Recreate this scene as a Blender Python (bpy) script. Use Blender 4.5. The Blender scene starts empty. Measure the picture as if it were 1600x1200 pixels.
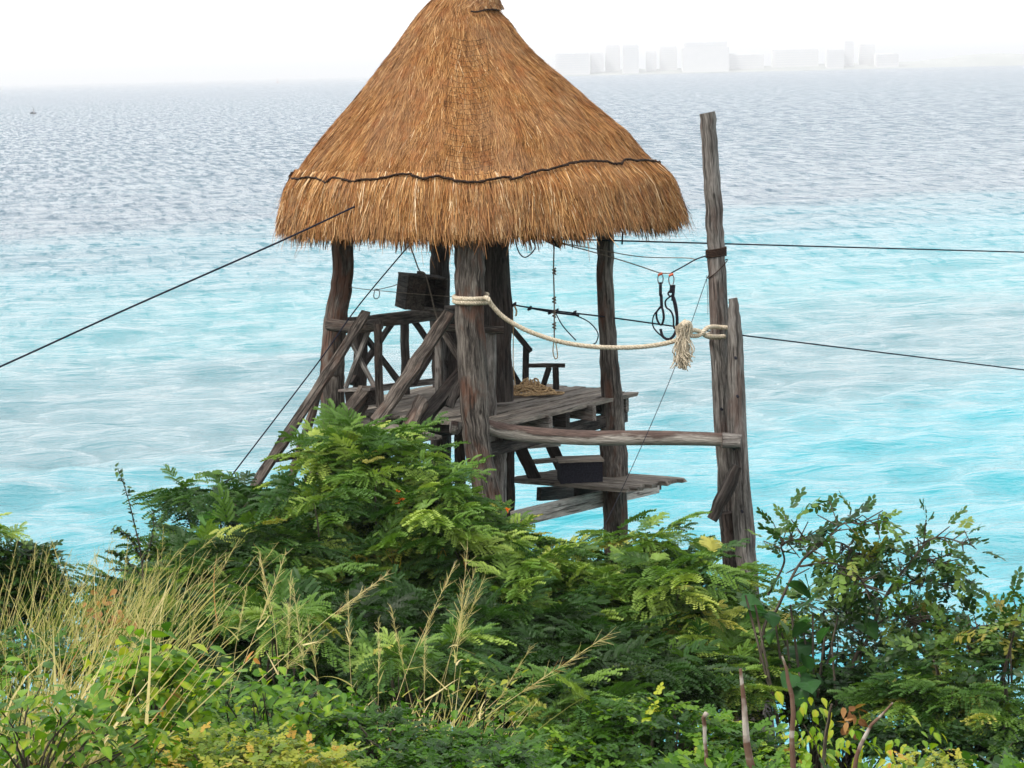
import bpy, math, random
import numpy as np
from mathutils import Vector, Matrix
rng = np.random.default_rng(7)
random.seed(7)
scene = bpy.context.scene
COL = scene.collection
PI = math.pi

# ------------------------------------------------------------------ camera
CAM = np.array([0.0, 0.0, 14.0])
FPX = 4000.0                                   # focal length in photograph pixels (1600 wide)
PITCH = math.atan(488.5 / FPX)
ROLL = math.atan(38.0 / 1600)
fw = np.array([0, math.cos(PITCH), -math.sin(PITCH)])
r0 = np.array([1.0, 0, 0]); u0 = np.array([0, math.sin(PITCH), math.cos(PITCH)])
rt = r0 * math.cos(ROLL) - u0 * math.sin(ROLL)
up = u0 * math.cos(ROLL) + r0 * math.sin(ROLL)
cam_data = bpy.data.cameras.new('camera')
cam = bpy.data.objects.new('camera', cam_data); COL.objects.link(cam)
M = Matrix(((rt[0], up[0], -fw[0], CAM[0]), (rt[1], up[1], -fw[1], CAM[1]), (rt[2], up[2], -fw[2], CAM[2]), (0, 0, 0, 1)))
cam.matrix_world = M
cam_data.sensor_width = 36.0
cam_data.lens = 36.0 * FPX / 1600
cam_data.clip_start = 0.1
cam_data.clip_end = 80000
scene.camera = cam
scene.render.resolution_x = 1024; scene.render.resolution_y = 768

# ------------------------------------------------------------------ light
SUN_EL, SUN_AZ = math.radians(52), math.radians(238)   # azimuth clockwise from +Y: behind and left of the camera
world = bpy.data.worlds.new('World'); scene.world = world; world.use_nodes = True
wn = world.node_tree.nodes; wl = world.node_tree.links
wn.clear()
sky = wn.new('ShaderNodeTexSky'); sky.sky_type = 'NISHITA'; sky.sun_disc = False
sky.sun_elevation = SUN_EL; sky.sun_rotation = SUN_AZ
sky.air_density = 1.0; sky.dust_density = 4.0; sky.ozone_density = 1.0
veil = wn.new('ShaderNodeMix'); veil.data_type = 'RGBA'       # thin even cloud veil over the sky
veil.inputs[0].default_value = 0.8
veil.inputs[7].default_value = (15.2, 15.4, 15.7, 1)
bg = wn.new('ShaderNodeBackground'); bg.inputs[1].default_value = 0.105
wo = wn.new('ShaderNodeOutputWorld')
wl.new(sky.outputs[0], veil.inputs[6]); wl.new(veil.outputs[2], bg.inputs[0]); wl.new(bg.outputs[0], wo.inputs[0])
sd = bpy.data.lights.new('sun', 'SUN'); sd.energy = 2.6; sd.angle = math.radians(11); sd.color = (1.0, 0.95, 0.88)
sun = bpy.data.objects.new('sun', sd); COL.objects.link(sun)
sv = Vector((math.sin(SUN_AZ) * math.cos(SUN_EL), math.cos(SUN_AZ) * math.cos(SUN_EL), math.sin(SUN_EL)))
sun.rotation_euler = sv.to_track_quat('Z', 'Y').to_euler()
sun.location = (0, -20, 40)
scene.view_settings.view_transform = 'Standard'
scene.view_settings.look = 'None'
scene.view_settings.exposure = 0.35
scene.view_settings.gamma = 1.0
scene.view_settings.use_curve_mapping = False

# ------------------------------------------------------------------ placing helpers
def ray(px, py):
    d = fw + (px - 800) / FPX * rt + (600 - py) / FPX * up
    return d
def P(px, py, Y):                                # the point on that line of sight at distance Y
    d = ray(px, py); return CAM + d * (Y / d[1])
def Pz(px, py, z):                               # ... at height z
    d = ray(px, py); return CAM + d * ((z - CAM[2]) / d[2])
def proj(p):                                     # world -> photograph pixels
    q = np.asarray(p) - CAM
    k = q @ fw
    return np.stack([800 + FPX * (q @ rt) / k, 600 - FPX * (q @ up) / k], -1)
def unit(v):
    v = np.asarray(v, float); return v / np.maximum(np.linalg.norm(v, axis=-1, keepdims=True), 1e-9)

# ------------------------------------------------------------------ object helpers
def link(o, parent=None):
    COL.objects.link(o)
    if parent is not None:
        o.parent = parent
        o.matrix_parent_inverse = Matrix.Translation(-wloc(parent))
    return o
def wloc(o):
    v = o.location.copy()
    if o.parent is not None:
        v = o.parent_world + v if False else v
    return Vector(o.get('_w', tuple(v)))
def tag(o, label=None, cat=None, group=None, kind=None):
    if label: o['label'] = label
    if cat: o['category'] = cat
    if group: o['group'] = group
    if kind: o['kind'] = kind
    return o
def empty(name, loc, label, cat, group=None):
    o = bpy.data.objects.new(name, None); COL.objects.link(o)
    o.location = Vector(tuple(loc)); o.empty_display_size = 0.2
    return tag(o, label, cat, group)

class MB:
    """collects vertices and faces; build() links them as one mesh object"""
    def __init__(s): s.V = []; s.Q = []; s.T = []; s.G = []; s.C = []; s.n = 0; s.SQ = []; s.ST = []
    def add(s, V, quads=None, tris=None, grain=None, tint=None, smooth=False):
        V = np.asarray(V, float).reshape(-1, 3); m = len(V)
        s.V.append(V)
        if quads is not None and len(quads):
            q = np.asarray(quads, int).reshape(-1, 4) + s.n; s.Q.append(q); s.SQ.append(np.full(len(q), smooth))
        if tris is not None and len(tris):
            t = np.asarray(tris, int).reshape(-1, 3) + s.n; s.T.append(t); s.ST.append(np.full(len(t), smooth))
        s.G.append(np.asarray(grain, float).reshape(-1, 3) if grain is not None else V * 1.0)
        if tint is None: tint = np.full(m, 0.5)
        s.C.append(np.broadcast_to(np.asarray(tint, float), (m,)).copy())
        s.n += m
        return s
    def tube(s, pts, rad, seg=10, cap=True, rough=0.0, seed=0, tint=None, squash=1.0, goff=None):
        pts = np.asarray(pts, float); n = len(pts)
        rad = np.broadcast_to(np.asarray(rad, float), (n,))
        T = np.gradient(pts, axis=0); T = unit(T)
        a = np.array([0, 0, 1.0]) if abs(T[0][2]) < 0.9 else np.array([0, 1.0, 0])
        N = np.zeros_like(pts); N[0] = unit(np.cross(T[0], a))
        for i in range(1, n):
            v = N[i-1] - T[i] * np.dot(N[i-1], T[i]); N[i] = unit(v)
        B = np.cross(T, N)
        th = np.linspace(0, 2*PI, seg, endpoint=False)
        L = np.concatenate([[0], np.cumsum(np.linalg.norm(np.diff(pts, axis=0), axis=1))])
        R = np.repeat(rad[:, None], seg, 1)
        if rough > 0:
            g = np.random.default_rng(seed)
            for k in range(5):
                f = g.integers(1, 5); ph = g.uniform(0, 6.28); w = g.uniform(0.6, 5.0); ph2 = g.uniform(0, 6.28)
                R = R * (1 + rough * 0.5 * np.sin(f * th[None] + ph + 0.8*np.sin(w*L[:, None]*0.6)) * np.sin(w * L[:, None] + ph2))
            R = R * (1 + rough * 0.25 * g.normal(size=R.shape))
        V = pts[:, None] + R[..., None] * (N[:, None] * np.cos(th)[None, :, None] + B[:, None] * (np.sin(th)*squash)[None, :, None])
        if goff is None: goff = (seed * 7.31) % 50
        rr = rad.mean()
        G = np.stack([np.repeat((rr*np.cos(th))[None], n, 0) + goff, np.repeat((rr*np.sin(th))[None], n, 0), np.repeat(L[:, None], seg, 1)], -1)
        q = []
        i0 = (np.arange(n-1)[:, None] * seg + np.arange(seg)[None]); j0 = (np.arange(n-1)[:, None] * seg + (np.arange(seg)+1)[None] % seg)
        q = np.stack([i0, j0, j0 + seg, i0 + seg], -1).reshape(-1, 4)
        s.add(V, q, None, G, tint, smooth=True)
        if cap:
            for e, ring in ((0, V[0]), (1, V[-1])):
                c = ring.mean(0) + (T[0]*-0.01 if e == 0 else T[-1]*0.01)*0
                vv = np.vstack([ring, c[None]])
                idx = np.arange(seg)
                t = np.stack([(idx+1) % seg, idx, np.full(seg, seg)], -1) if e == 0 else np.stack([idx, (idx+1) % seg, np.full(seg, seg)], -1)
                gg = vv - c + np.array([goff+3, 0, 0]); s.add(vv, None, t, gg, tint)
        return s
    def board(s, p0, p1, w, h, side=None, nseg=6, jit=0.0, seed=0, tint=None, ends=0.0):
        """a sawn board from p0 to p1, w wide along `side`, h thick"""
        p0 = np.asarray(p0, float); p1 = np.asarray(p1, float); T = unit(p1 - p0)
        if side is None: side = np.cross(T, [0, 0, 1.0])
        side = np.asarray(side, float); side = unit(side - T*np.dot(side, T)); nn = np.cross(side, T)
        g = np.random.default_rng(seed + 11)
        L = np.linalg.norm(p1 - p0)
        t = np.linspace(0, 1, nseg+1)
        cs = np.array([[-1, -1], [-1, 1], [1, 1], [1, -1]]) * 0.5
        V = np.zeros((nseg+1, 4, 3))
        for i, tt in enumerate(t):
            for k in range(4):
                V[i, k] = p0 + (p1-p0)*tt + side*(cs[k, 0]*w + g.normal()*jit) + nn*(cs[k, 1]*h + g.normal()*jit*0.6)
        if ends:
            V[0] += T*g.normal(size=(4, 1))*ends; V[-1] += T*g.normal(size=(4, 1))*ends
        off = (seed*3.77) % 60
        G = np.zeros_like(V); G[..., 0] = cs[None, :, 0]*w + off; G[..., 1] = cs[None, :, 1]*h; G[..., 2] = (t*L)[:, None]
        q = []
        for i in range(nseg):
            for k in range(4):
                a = i*4+k; b = i*4+(k+1) % 4; q.append((a, a+4, b+4, b))
        q.append((0, 1, 2, 3)); q.append((nseg*4+3, nseg*4+2, nseg*4+1, nseg*4))
        s.add(V.reshape(-1, 3), q, None, G.reshape(-1, 3), tint)
        return s
    def box(s, c, sx, sy, sz, R=None, tint=None, seed=0):
        c = np.asarray(c, float)
        v = np.array([[x, y, z] for x in (-.5, .5) for y in (-.5, .5) for z in (-.5, .5)]) * np.array([sx, sy, sz])
        G = v[:, [0, 2, 1]] + np.array([seed*2.1 % 40, 0, 0])
        if R is not None: v = v @ np.asarray(R).T
        s.add(v + c, [(0, 1, 3, 2), (4, 6, 7, 5), (0, 4, 5, 1), (2, 3, 7, 6), (0, 2, 6, 4), (1, 5, 7, 3)], None, G, tint)
        return s
    def mesh(s, name, mat):
        me = bpy.data.meshes.new(name)
        V = np.vstack(s.V); nq = sum(len(q) for q in s.Q); nt = sum(len(t) for t in s.T)
        me.vertices.add(len(V)); me.vertices.foreach_set('co', V.ravel().astype(np.float32))
        loops = np.concatenate([np.vstack(s.Q).ravel() if nq else np.zeros(0, int), np.vstack(s.T).ravel() if nt else np.zeros(0, int)])
        starts = np.concatenate([np.arange(nq)*4, nq*4 + np.arange(nt)*3]); tot = np.concatenate([np.full(nq, 4), np.full(nt, 3)])
        sm = np.concatenate(s.SQ + s.ST)
        me.loops.add(len(loops)); me.loops.foreach_set('vertex_index', loops.astype(np.int32))
        me.polygons.add(nq+nt); me.polygons.foreach_set('loop_start', starts.astype(np.int32)); me.polygons.foreach_set('loop_total', tot.astype(np.int32))
        me.polygons.foreach_set('use_smooth', sm.astype(bool))
        a = me.attributes.new('grain', 'FLOAT_VECTOR', 'POINT'); a.data.foreach_set('vector', np.vstack(s.G).ravel().astype(np.float32))
        a = me.attributes.new('tint', 'FLOAT', 'POINT'); a.data.foreach_set('value', np.concatenate(s.C).astype(np.float32))
        me.update(calc_edges=True)
        me.materials.append(mat)
        return me
    def build(s, name, mat, parent=None, origin=None):
        """one mesh object; its origin sits at its own middle bottom"""
        V = np.vstack(s.V)
        if origin is None:
            lo, hi = V.min(0), V.max(0); origin = np.array([(lo[0]+hi[0])/2, (lo[1]+hi[1])/2, lo[2]])
        origin = np.asarray(origin, float)
        s.V = [v - origin for v in s.V]
        o = bpy.data.objects.new(name, s.mesh(name, mat)); COL.objects.link(o)
        o['_w'] = [float(x) for x in origin]
        if parent is not None:
            pw = np.array(parent['_w']) if '_w' in parent else np.array(parent.location)
            o.parent = parent; o.location = Vector(tuple(origin - pw))
        else: o.location = Vector(tuple(origin))
        return o

def curve_pts(pts, n=24):
    """Catmull-Rom through the given points"""
    p = np.asarray(pts, float)
    if len(p) == 2: return p[0] + (p[1]-p[0])*np.linspace(0, 1, n)[:, None]
    q = np.vstack([2*p[0]-p[1], p, 2*p[-1]-p[-2]]); m = len(p)-1; out = []
    for u in np.linspace(0, m, n):
        i = min(int(u), m-1); t = u-i; a, b, c, d = q[i], q[i+1], q[i+2], q[i+3]
        out.append(0.5*((2*b)+(-a+c)*t+(2*a-5*b+4*c-d)*t*t+(-a+3*b-3*c+d)*t**3))
    return np.array(out)
def lin(r, g, b): return tuple((c/255/12.92 if c/255 <= 0.04045 else ((c/255+0.055)/1.055)**2.4) for c in (r, g, b)) + (1,)

# ------------------------------------------------------------------ materials
class NT:
    def __init__(s, name):
        s.m = bpy.data.materials.new(name); s.m.use_nodes = True; s.t = s.m.node_tree; s.t.nodes.clear()
        s.out = s.n('ShaderNodeOutputMaterial')
    def n(s, typ, **kw):
        o = s.t.nodes.new(typ)
        for k, v in kw.items(): setattr(o, k, v)
        return o
    def l(s, a, b): s.t.links.new(a, b)
    def attr(s, name): return s.n('ShaderNodeAttribute', attribute_name=name)
    def noise(s, vec, scale, detail=4, rough=0.55, dist=0.0):
        o = s.n('ShaderNodeTexNoise'); o.inputs['Scale'].default_value = scale; o.inputs['Detail'].default_value = detail
        o.inputs['Roughness'].default_value = rough; o.inputs['Distortion'].default_value = dist
        if vec is not None: s.l(vec, o.inputs['Vector'])
        return o.outputs[0]
    def scale(s, vec, x, y, z):
        o = s.n('ShaderNodeVectorMath', operation='MULTIPLY'); s.l(vec, o.inputs[0]); o.inputs[1].default_value = (x, y, z); return o.outputs[0]
    def ramp(s, fac, stops, interp='LINEAR'):
        o = s.n('ShaderNodeValToRGB'); o.color_ramp.interpolation = interp; e = o.color_ramp.elements
        while len(e) < len(stops): e.new(0.5)
        for el, (p, c) in zip(e, stops): el.position = p; el.color = c if len(c) == 4 else tuple(c)+(1,)
        s.l(fac, o.inputs[0]); return o.outputs[0]
    def math(s, op, a, b=None, c=None, clamp=False):
        o = s.n('ShaderNodeMath', operation=op); o.use_clamp = clamp
        for i, v in enumerate((a, b, c)):
            if v is None: continue
            if isinstance(v, (int, float)): o.inputs[i].default_value = v
            else: s.l(v, o.inputs[i])
        return o.outputs[0]
    def mix(s, fac, a, b, blend='MIX'):
        o = s.n('ShaderNodeMix', data_type='RGBA', blend_type=blend)
        for i, v in ((0, fac), (6, a), (7, b)):
            if isinstance(v, (int, float)): o.inputs[i].default_value = v
            elif isinstance(v, tuple): o.inputs[i].default_value = v if len(v) == 4 else v+(1,)
            else: s.l(v, o.inputs[i])
        return o.outputs[2]
    def bump(s, h, strength=0.5, dist=0.01, normal=None):
        o = s.n('ShaderNodeBump'); o.inputs['Strength'].default_value = strength; o.inputs['Distance'].default_value = dist
        s.l(h, o.inputs['Height'])
        if normal is not None: s.l(normal, o.inputs['Normal'])
        return o.outputs[0]
    def bsdf(s, color, rough=0.8, normal=None, spec=0.3, **kw):
        o = s.n('ShaderNodeBsdfPrincipled')
        if isinstance(color, tuple): o.inputs['Base Color'].default_value = color if len(color) == 4 else color+(1,)
        else: s.l(color, o.inputs['Base Color'])
        if isinstance(rough, (int, float)): o.inputs['Roughness'].default_value = rough
        else: s.l(rough, o.inputs['Roughness'])
        o.inputs['Specular IOR Level'].default_value = spec
        if normal is not None: s.l(normal, o.inputs['Normal'])
        s.l(o.outputs[0], s.out.inputs[0]); return o

def wood(name, dark, mid, light, red, red_amt=0.35, gap=0.5):
    k = NT(name); g = k.attr('grain').outputs['Vector']
    st = k.scale(g, 1, 1, 0.09)
    fine = k.noise(st, 85, 5, 0.7, 0.2)
    broad = k.noise(k.scale(g, 1, 1, 0.16), 11, 4, 0.6, 0.6)
    patch = k.noise(k.scale(g, 1, 1, 0.35), 4.5, 4, 0.6, 0.4)
    c = k.ramp(fine, [(0.38, dark), (0.5, mid), (0.62, light)])
    c2 = k.ramp(broad, [(0.36, dark), (0.5, mid), (0.66, light)])
    c = k.mix(0.55, c, c2)
    rf = k.ramp(patch, [(0.5, (0, 0, 0, 1)), (0.62, (1, 1, 1, 1))])
    c = k.mix(k.math('MULTIPLY', rf, red_amt), c, red)
    crack = k.ramp(k.noise(k.scale(g, 1, 1, 0.05), 38, 3, 0.5, 0.4), [(0.36, (1, 1, 1, 1)), (0.43, (0, 0, 0, 1))])
    c = k.mix(k.math('MULTIPLY', crack, 0.7), c, tuple(x*0.35 for x in dark[:3]))
    knot = k.n('ShaderNodeTexVoronoi'); knot.inputs['Scale'].default_value = 3.1; k.l(k.scale(g, 1.6, 1.6, 0.9), knot.inputs['Vector'])
    kn = k.ramp(knot.outputs[0], [(0.06, (1, 1, 1, 1)), (0.13, (0, 0, 0, 1))])
    c = k.mix(k.math('MULTIPLY', kn, 0.7), c, tuple(x*0.4 for x in dark[:3]))
    tn = k.attr('tint').outputs['Fac']
    c = k.mix(1.0, c, k.ramp(tn, [(0, (0.55, 0.55, 0.55, 1)), (0.5, (1, 1, 1, 1)), (1, (1.5, 1.45, 1.4, 1))]), 'MULTIPLY')
    h = k.math('SUBTRACT', k.math('ADD', fine, k.math('MULTIPLY', broad, 0.8)), k.math('MULTIPLY', crack, 1.2))
    k.bsdf(c, 0.88, k.bump(h, 0.9, 0.02), 0.2)
    return k.m
M_POST = wood('weathered_post_wood', (0.018, 0.015, 0.013, 1), (0.08, 0.067, 0.057, 1), (0.28, 0.245, 0.21, 1), (0.115, 0.05, 0.03, 1), 0.75)
M_GREY = wood('grey_mast_wood', (0.045, 0.04, 0.036, 1), (0.145, 0.13, 0.116, 1), (0.34, 0.315, 0.29, 1), (0.11, 0.06, 0.045, 1), 0.5)
M_DARK = wood('dark_post_wood', (0.010, 0.009, 0.008, 1), (0.032, 0.027, 0.024, 1), (0.10, 0.086, 0.076, 1), (0.06, 0.03, 0.02, 1), 0.3)
M_RAIL = wood('rail_wood', (0.02, 0.016, 0.014, 1), (0.075, 0.061, 0.051, 1), (0.22, 0.188, 0.16, 1), (0.12, 0.06, 0.04, 1), 0.4)
M_PLANK = wood('deck_plank_wood', (0.07, 0.06, 0.05, 1), (0.2, 0.175, 0.145, 1), (0.36, 0.32, 0.27, 1), (0.14, 0.1, 0.075, 1), 0.3)

M_PALE = wood('pale_board_wood', (0.17, 0.155, 0.14, 1), (0.32, 0.30, 0.275, 1), (0.5, 0.47, 0.44, 1), (0.2, 0.17, 0.14, 1), 0.2)
def log_mat():
    # bark still clings to the upper side of the stripped log
    k = NT('half_barked_log'); g = k.attr('grain').outputs['Vector']; sp = k.n('ShaderNodeSeparateXYZ'); k.l(g, sp.inputs[0])
    fine = k.noise(k.scale(g, 1, 1, .09), 80, 5, .65, .3); pn = k.noise(k.scale(g, 1, 1, .3), 6, 4, .6)
    c = k.ramp(fine, [(.3, (.16, .14, .12, 1)), (.5, (.30, .27, .235, 1)), (.7, (.46, .42, .37, 1))])
    up_ = k.math('ADD', k.math('MULTIPLY', sp.outputs[1], -9.0), k.math('MULTIPLY', k.math('SUBTRACT', pn, .5), 2.2))
    f = k.ramp(up_, [(0.0, (0, 0, 0, 1)), (0.35, (1, 1, 1, 1))])
    c = k.mix(k.math('MULTIPLY', f, .88), c, k.ramp(fine, [(.35, (.03, .015, .012, 1)), (.65, (.11, .062, .05, 1))]))
    k.bsdf(c, .88, k.bump(k.math('ADD', fine, f), .8, .015), .2); return k.m
M_LOG = log_mat()

def snag_mat():
    k = NT('banded_bare_stem'); g = k.attr('grain').outputs['Vector']
    n = k.noise(k.scale(g, 1, 1, .1), 60, 4, .6); z = k.noise(k.scale(g, .4, .4, 1), 3.2, 3, .6, .3)
    c = k.ramp(z, [(.40, (.55, .50, .44, 1)), (.47, (.13, .06, .04, 1)), (.56, (.18, .11, .075, 1)), (.60, (.5, .45, .39, 1))])
    c = k.mix(k.math('MULTIPLY', n, .6), c, (.12, .09, .07, 1))
    k.bsdf(c, .9, k.bump(n, .6, .01), .1); return k.m
M_SNAG = snag_mat()

def rope_mat(name, a, b, scale=60):
    k = NT(name); g = k.attr('grain').outputs['Vector']
    n = k.noise(g, scale, 4, 0.6); c = k.ramp(n, [(0.3, a), (0.7, b)])
    k.bsdf(c, 0.9, k.bump(n, 0.6, 0.01), 0.1); return k.m
M_ROPE = rope_mat('cream_rope', lin(140, 124, 100), lin(218, 207, 186))
M_TAN = rope_mat('tan_rope', lin(125, 98, 68), lin(222, 192, 148))
M_THIN = rope_mat('thin_grey_cord', lin(90, 80, 72), lin(150, 138, 124))
M_BLACK = rope_mat('black_cable', (0.006, 0.007, 0.012, 1), (0.02, 0.022, 0.035, 1))
M_STRAP = rope_mat('black_strap', (0.008, 0.008, 0.012, 1), (0.03, 0.03, 0.04, 1))
def plain(name, col, rough=0.6, metal=0.0):
    k = NT(name); tc = k.n('ShaderNodeTexCoord').outputs['Object']
    n = k.noise(tc, 8, 4); c = k.mix(k.math('MULTIPLY', n, 0.5), col, tuple(x*0.6 for x in col[:3]))
    b = k.bsdf(c, rough); b.inputs['Metallic'].default_value = metal; return k.m
M_STEEL = plain('steel', (0.25, 0.25, 0.26, 1), 0.35, 0.9)
M_ORANGE = plain('orange_fitting', lin(196, 92, 60), 0.5)
# ------------------------------------------------------------------ sea
def build_sea():
    d = [28.0]
    while d[-1] < 900: d.append(d[-1] * (1.0034 if d[-1] < 330 else 1.006))
    while d[-1] < 32000: d.append(d[-1] * 1.09)
    d = np.array(d)
    half = math.radians(14.5)
    ang = np.concatenate([np.linspace(-math.radians(80), -half, 22, endpoint=False), np.linspace(-half, half, 300), np.linspace(half, math.radians(80), 23)[1:]])
    D, A = np.meshgrid(d, ang, indexing='ij')
    X = D*np.tan(A) if False else D*np.sin(A); Y = D*np.cos(A)
    Z = np.zeros_like(X)
    g = np.random.default_rng(3)
    spac = np.maximum(D*0.0045, 0.05)*1.0
    dist_fade = np.clip(1 - (D-90)/520, 0.12, 1)
    wind = math.radians(284)                      # crests run nearly across the view, a little up to the right
    for lam, amp, n, spread in ((17, 0.075, 5, .25), (8.5, 0.065, 7, .3), (4.6, 0.055, 12, .38), (2.6, 0.034, 14, .5), (1.5, 0.018, 14, .65), (0.85, 0.009, 12, .8)):
        for _ in range(n):
            l = lam*g.uniform(0.72, 1.35); a = wind + g.normal()*spread; ph = g.uniform(0, 6.28); k = 2*PI/l
            # leave out waves that the grid cannot carry
            res = np.clip((l/spac - 3.0)/3.0, 0, 1)
            q = k*(X*math.cos(a)+Y*math.sin(a)) + ph
            grp = 0.65+0.35*np.sin(q*0.11+ph*3 + X*0.03)
            w = np.sin(q + 0.25*np.sin(q))
            Z += amp*g.uniform(.5, 1.2)*w*grp*res*0.95
    Z *= dist_fade
    # swells that steepen over the shallows
    for yy, amp, ln, ph in ((86, 0.10, 7.5, 0.4), (74, 0.12, 6.5, 2.0), (64, 0.12, 6.5, 3.1)):
        yc = Y - X*0.25 + 1.5*np.sin(X*0.11+ph)
        Z += amp*np.exp(-((yc-yy)/ (ln*0.35))**2)*(0.5+0.5*np.sin(X*0.21+ph*2))
    nd, na = X.shape
    V = np.stack([X, Y, Z], -1).reshape(-1, 3)
    i = np.arange(nd-1)[:, None]*na + np.arange(na-1)[None]
    q = np.stack([i, i+1, i+na+1, i+na], -1).reshape(-1, 4)
    k = NT('sea_water')
    tc = k.n('ShaderNodeTexCoord').outputs['Object']
    sep = k.n('ShaderNodeSeparateXYZ'); k.l(tc, sep.inputs[0])
    # colour of the sea bed showing through, by distance from the shore and wandering reef patches
    big = k.noise(k.scale(tc, 0.5, 1.0, 1), 0.035, 4, 0.6)
    ylog = k.math('LOGARITHM', k.math('MAXIMUM', k.math('ADD', sep.outputs[1], k.math('MULTIPLY', sep.outputs[0], -0.55)), 20.0), 10.0)
    pos = k.math('ADD', ylog, k.math('MULTIPLY', k.math('SUBTRACT', big, 0.5), 0.22))
    mapped = k.math('DIVIDE', k.math('SUBTRACT', pos, 1.5), 2.0)      # 31 m .. 3100 m
    turq = (0.008, 0.25, 0.30, 1); reef = (0.06, 0.17, 0.195, 1); deep = (0.04, 0.085, 0.12, 1); pale = (0.02, 0.23, 0.26, 1)
    col = k.ramp(mapped, [(0.0, turq), (0.225, turq), (0.262, reef), (0.30, reef), (0.335, pale), (0.405, (0.015, 0.18, 0.225, 1)), (0.455, deep), (1.0, (0.035, 0.08, 0.125, 1))])
    m2 = k.noise(k.scale(tc, 0.35, 1.0, 1), 0.16, 3, 0.6)
    col = k.mix(k.math('MULTIPLY', k.ramp(m2, [(0.42, (0, 0, 0, 1)), (0.68, (1, 1, 1, 1))]), 0.22), col, reef)
    lf = k.math('ADD', k.math('MULTIPLY', sep.outputs[0], -0.045), k.math('MULTIPLY', k.math('SUBTRACT', big, .5), 2.0), clamp=False)
    lf = k.ramp(k.math('ADD', lf, 0.1), [(0.0, (0, 0, 0, 1)), (1.0, (.42, .42, .42, 1))])
    lf = k.math('MULTIPLY', lf, k.ramp(mapped, [(0.38, (1, 1, 1, 1)), (0.46, (0, 0, 0, 1))]))
    col = k.mix(lf, col, (0.07, 0.165, 0.19, 1))
    # wind ripples
    vr = k.n('ShaderNodeVectorRotate', rotation_type='Z_AXIS'); k.l(tc, vr.inputs['Vector']); vr.inputs['Angle'].default_value = math.radians(-12)
    tc = vr.outputs[0]
    r1 = k.noise(k.scale(tc, 0.38, 1.0, 1), 1.35, 5, 0.62, 0.3)
    r2 = k.noise(k.scale(tc, 0.5, 1.0, 1), 5.2, 4, 0.6)
    r3 = k.noise(k.scale(tc, 0.30, 1.0, 1), 0.26, 4, 0.6)
    h = k.math('ADD', k.math('MULTIPLY', r1, 0.22), k.math('ADD', k.math('MULTIPLY', r2, 0.05), k.math('MULTIPLY', r3, 0.6)))
    bn = k.bump(h, 1.0, 1.0)
    # choppy faces leaning toward the shore: the lean of the little waves, finer close in, broader further out
    n1 = k.noise(k.scale(tc, 0.42, 1.0, 1), 0.55, 5, 0.68, 0.6)
    n2 = k.noise(k.scale(tc, 1.0, 0.26, 1), 0.8, 4, 0.7, 0.4)
    n3 = k.noise(k.scale(tc, 1.0, 0.11, 1), 0.62, 5, 0.8, 0.3)
    def sharp(n, lo, hi): return k.ramp(n, [(lo, (0, 0, 0, 1)), (hi, (1, 1, 1, 1))])
    f1 = k.ramp(mapped, [(0.2, (1, 1, 1, 1)), (0.42, (0, 0, 0, 1))]); f2 = k.ramp(mapped, [(0.28, (0.25, 0.25, 0.25, 1)), (0.42, (1, 1, 1, 1)), (0.62, (.75, .75, .75, 1)), (0.8, (.6, .6, .6, 1))])
    f3 = k.ramp(mapped, [(0.4, (0, 0, 0, 1)), (0.6, (1, 1, 1, 1))])
    lean = k.math('ADD', k.math('MULTIPLY', k.math('MULTIPLY', sharp(n1, .56, .66), f1), 0.40),
                  k.math('ADD', k.math('MULTIPLY', k.math('MULTIPLY', sharp(n2, .49, .65), f2), 0.42), k.math('MULTIPLY', k.math('MULTIPLY', sharp(n3, .44, .63), f3), 0.55)))
    n4 = k.noise(k.scale(tc, 0.22, 1.0, 1), 0.16, 4, 0.6, 0.5)           # backs of the swells
    back = k.math('MULTIPLY', k.math('ADD', k.math('MULTIPLY', sharp(n4, .40, .60), 0.10), 0.035), f1)
    cx = k.n('ShaderNodeCombineXYZ'); k.l(k.math('SUBTRACT', back, lean), cx.inputs[1])
    va = k.n('ShaderNodeVectorMath', operation='ADD'); k.l(bn, va.inputs[0]); k.l(cx.outputs[0], va.inputs[1])
    vn = k.n('ShaderNodeVectorMath', operation='NORMALIZE'); k.l(va.outputs[0], vn.inputs[0])
    b = k.bsdf(col, 0.08, vn.outputs[0], 0.5)
    b.inputs['IOR'].default_value = 1.48
    mb = MB(); mb.add(V, q, smooth=True)
    o = mb.build('sea', k.m, None, (0, 0, 0)); o['kind'] = 'structure'
build_sea()

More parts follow.
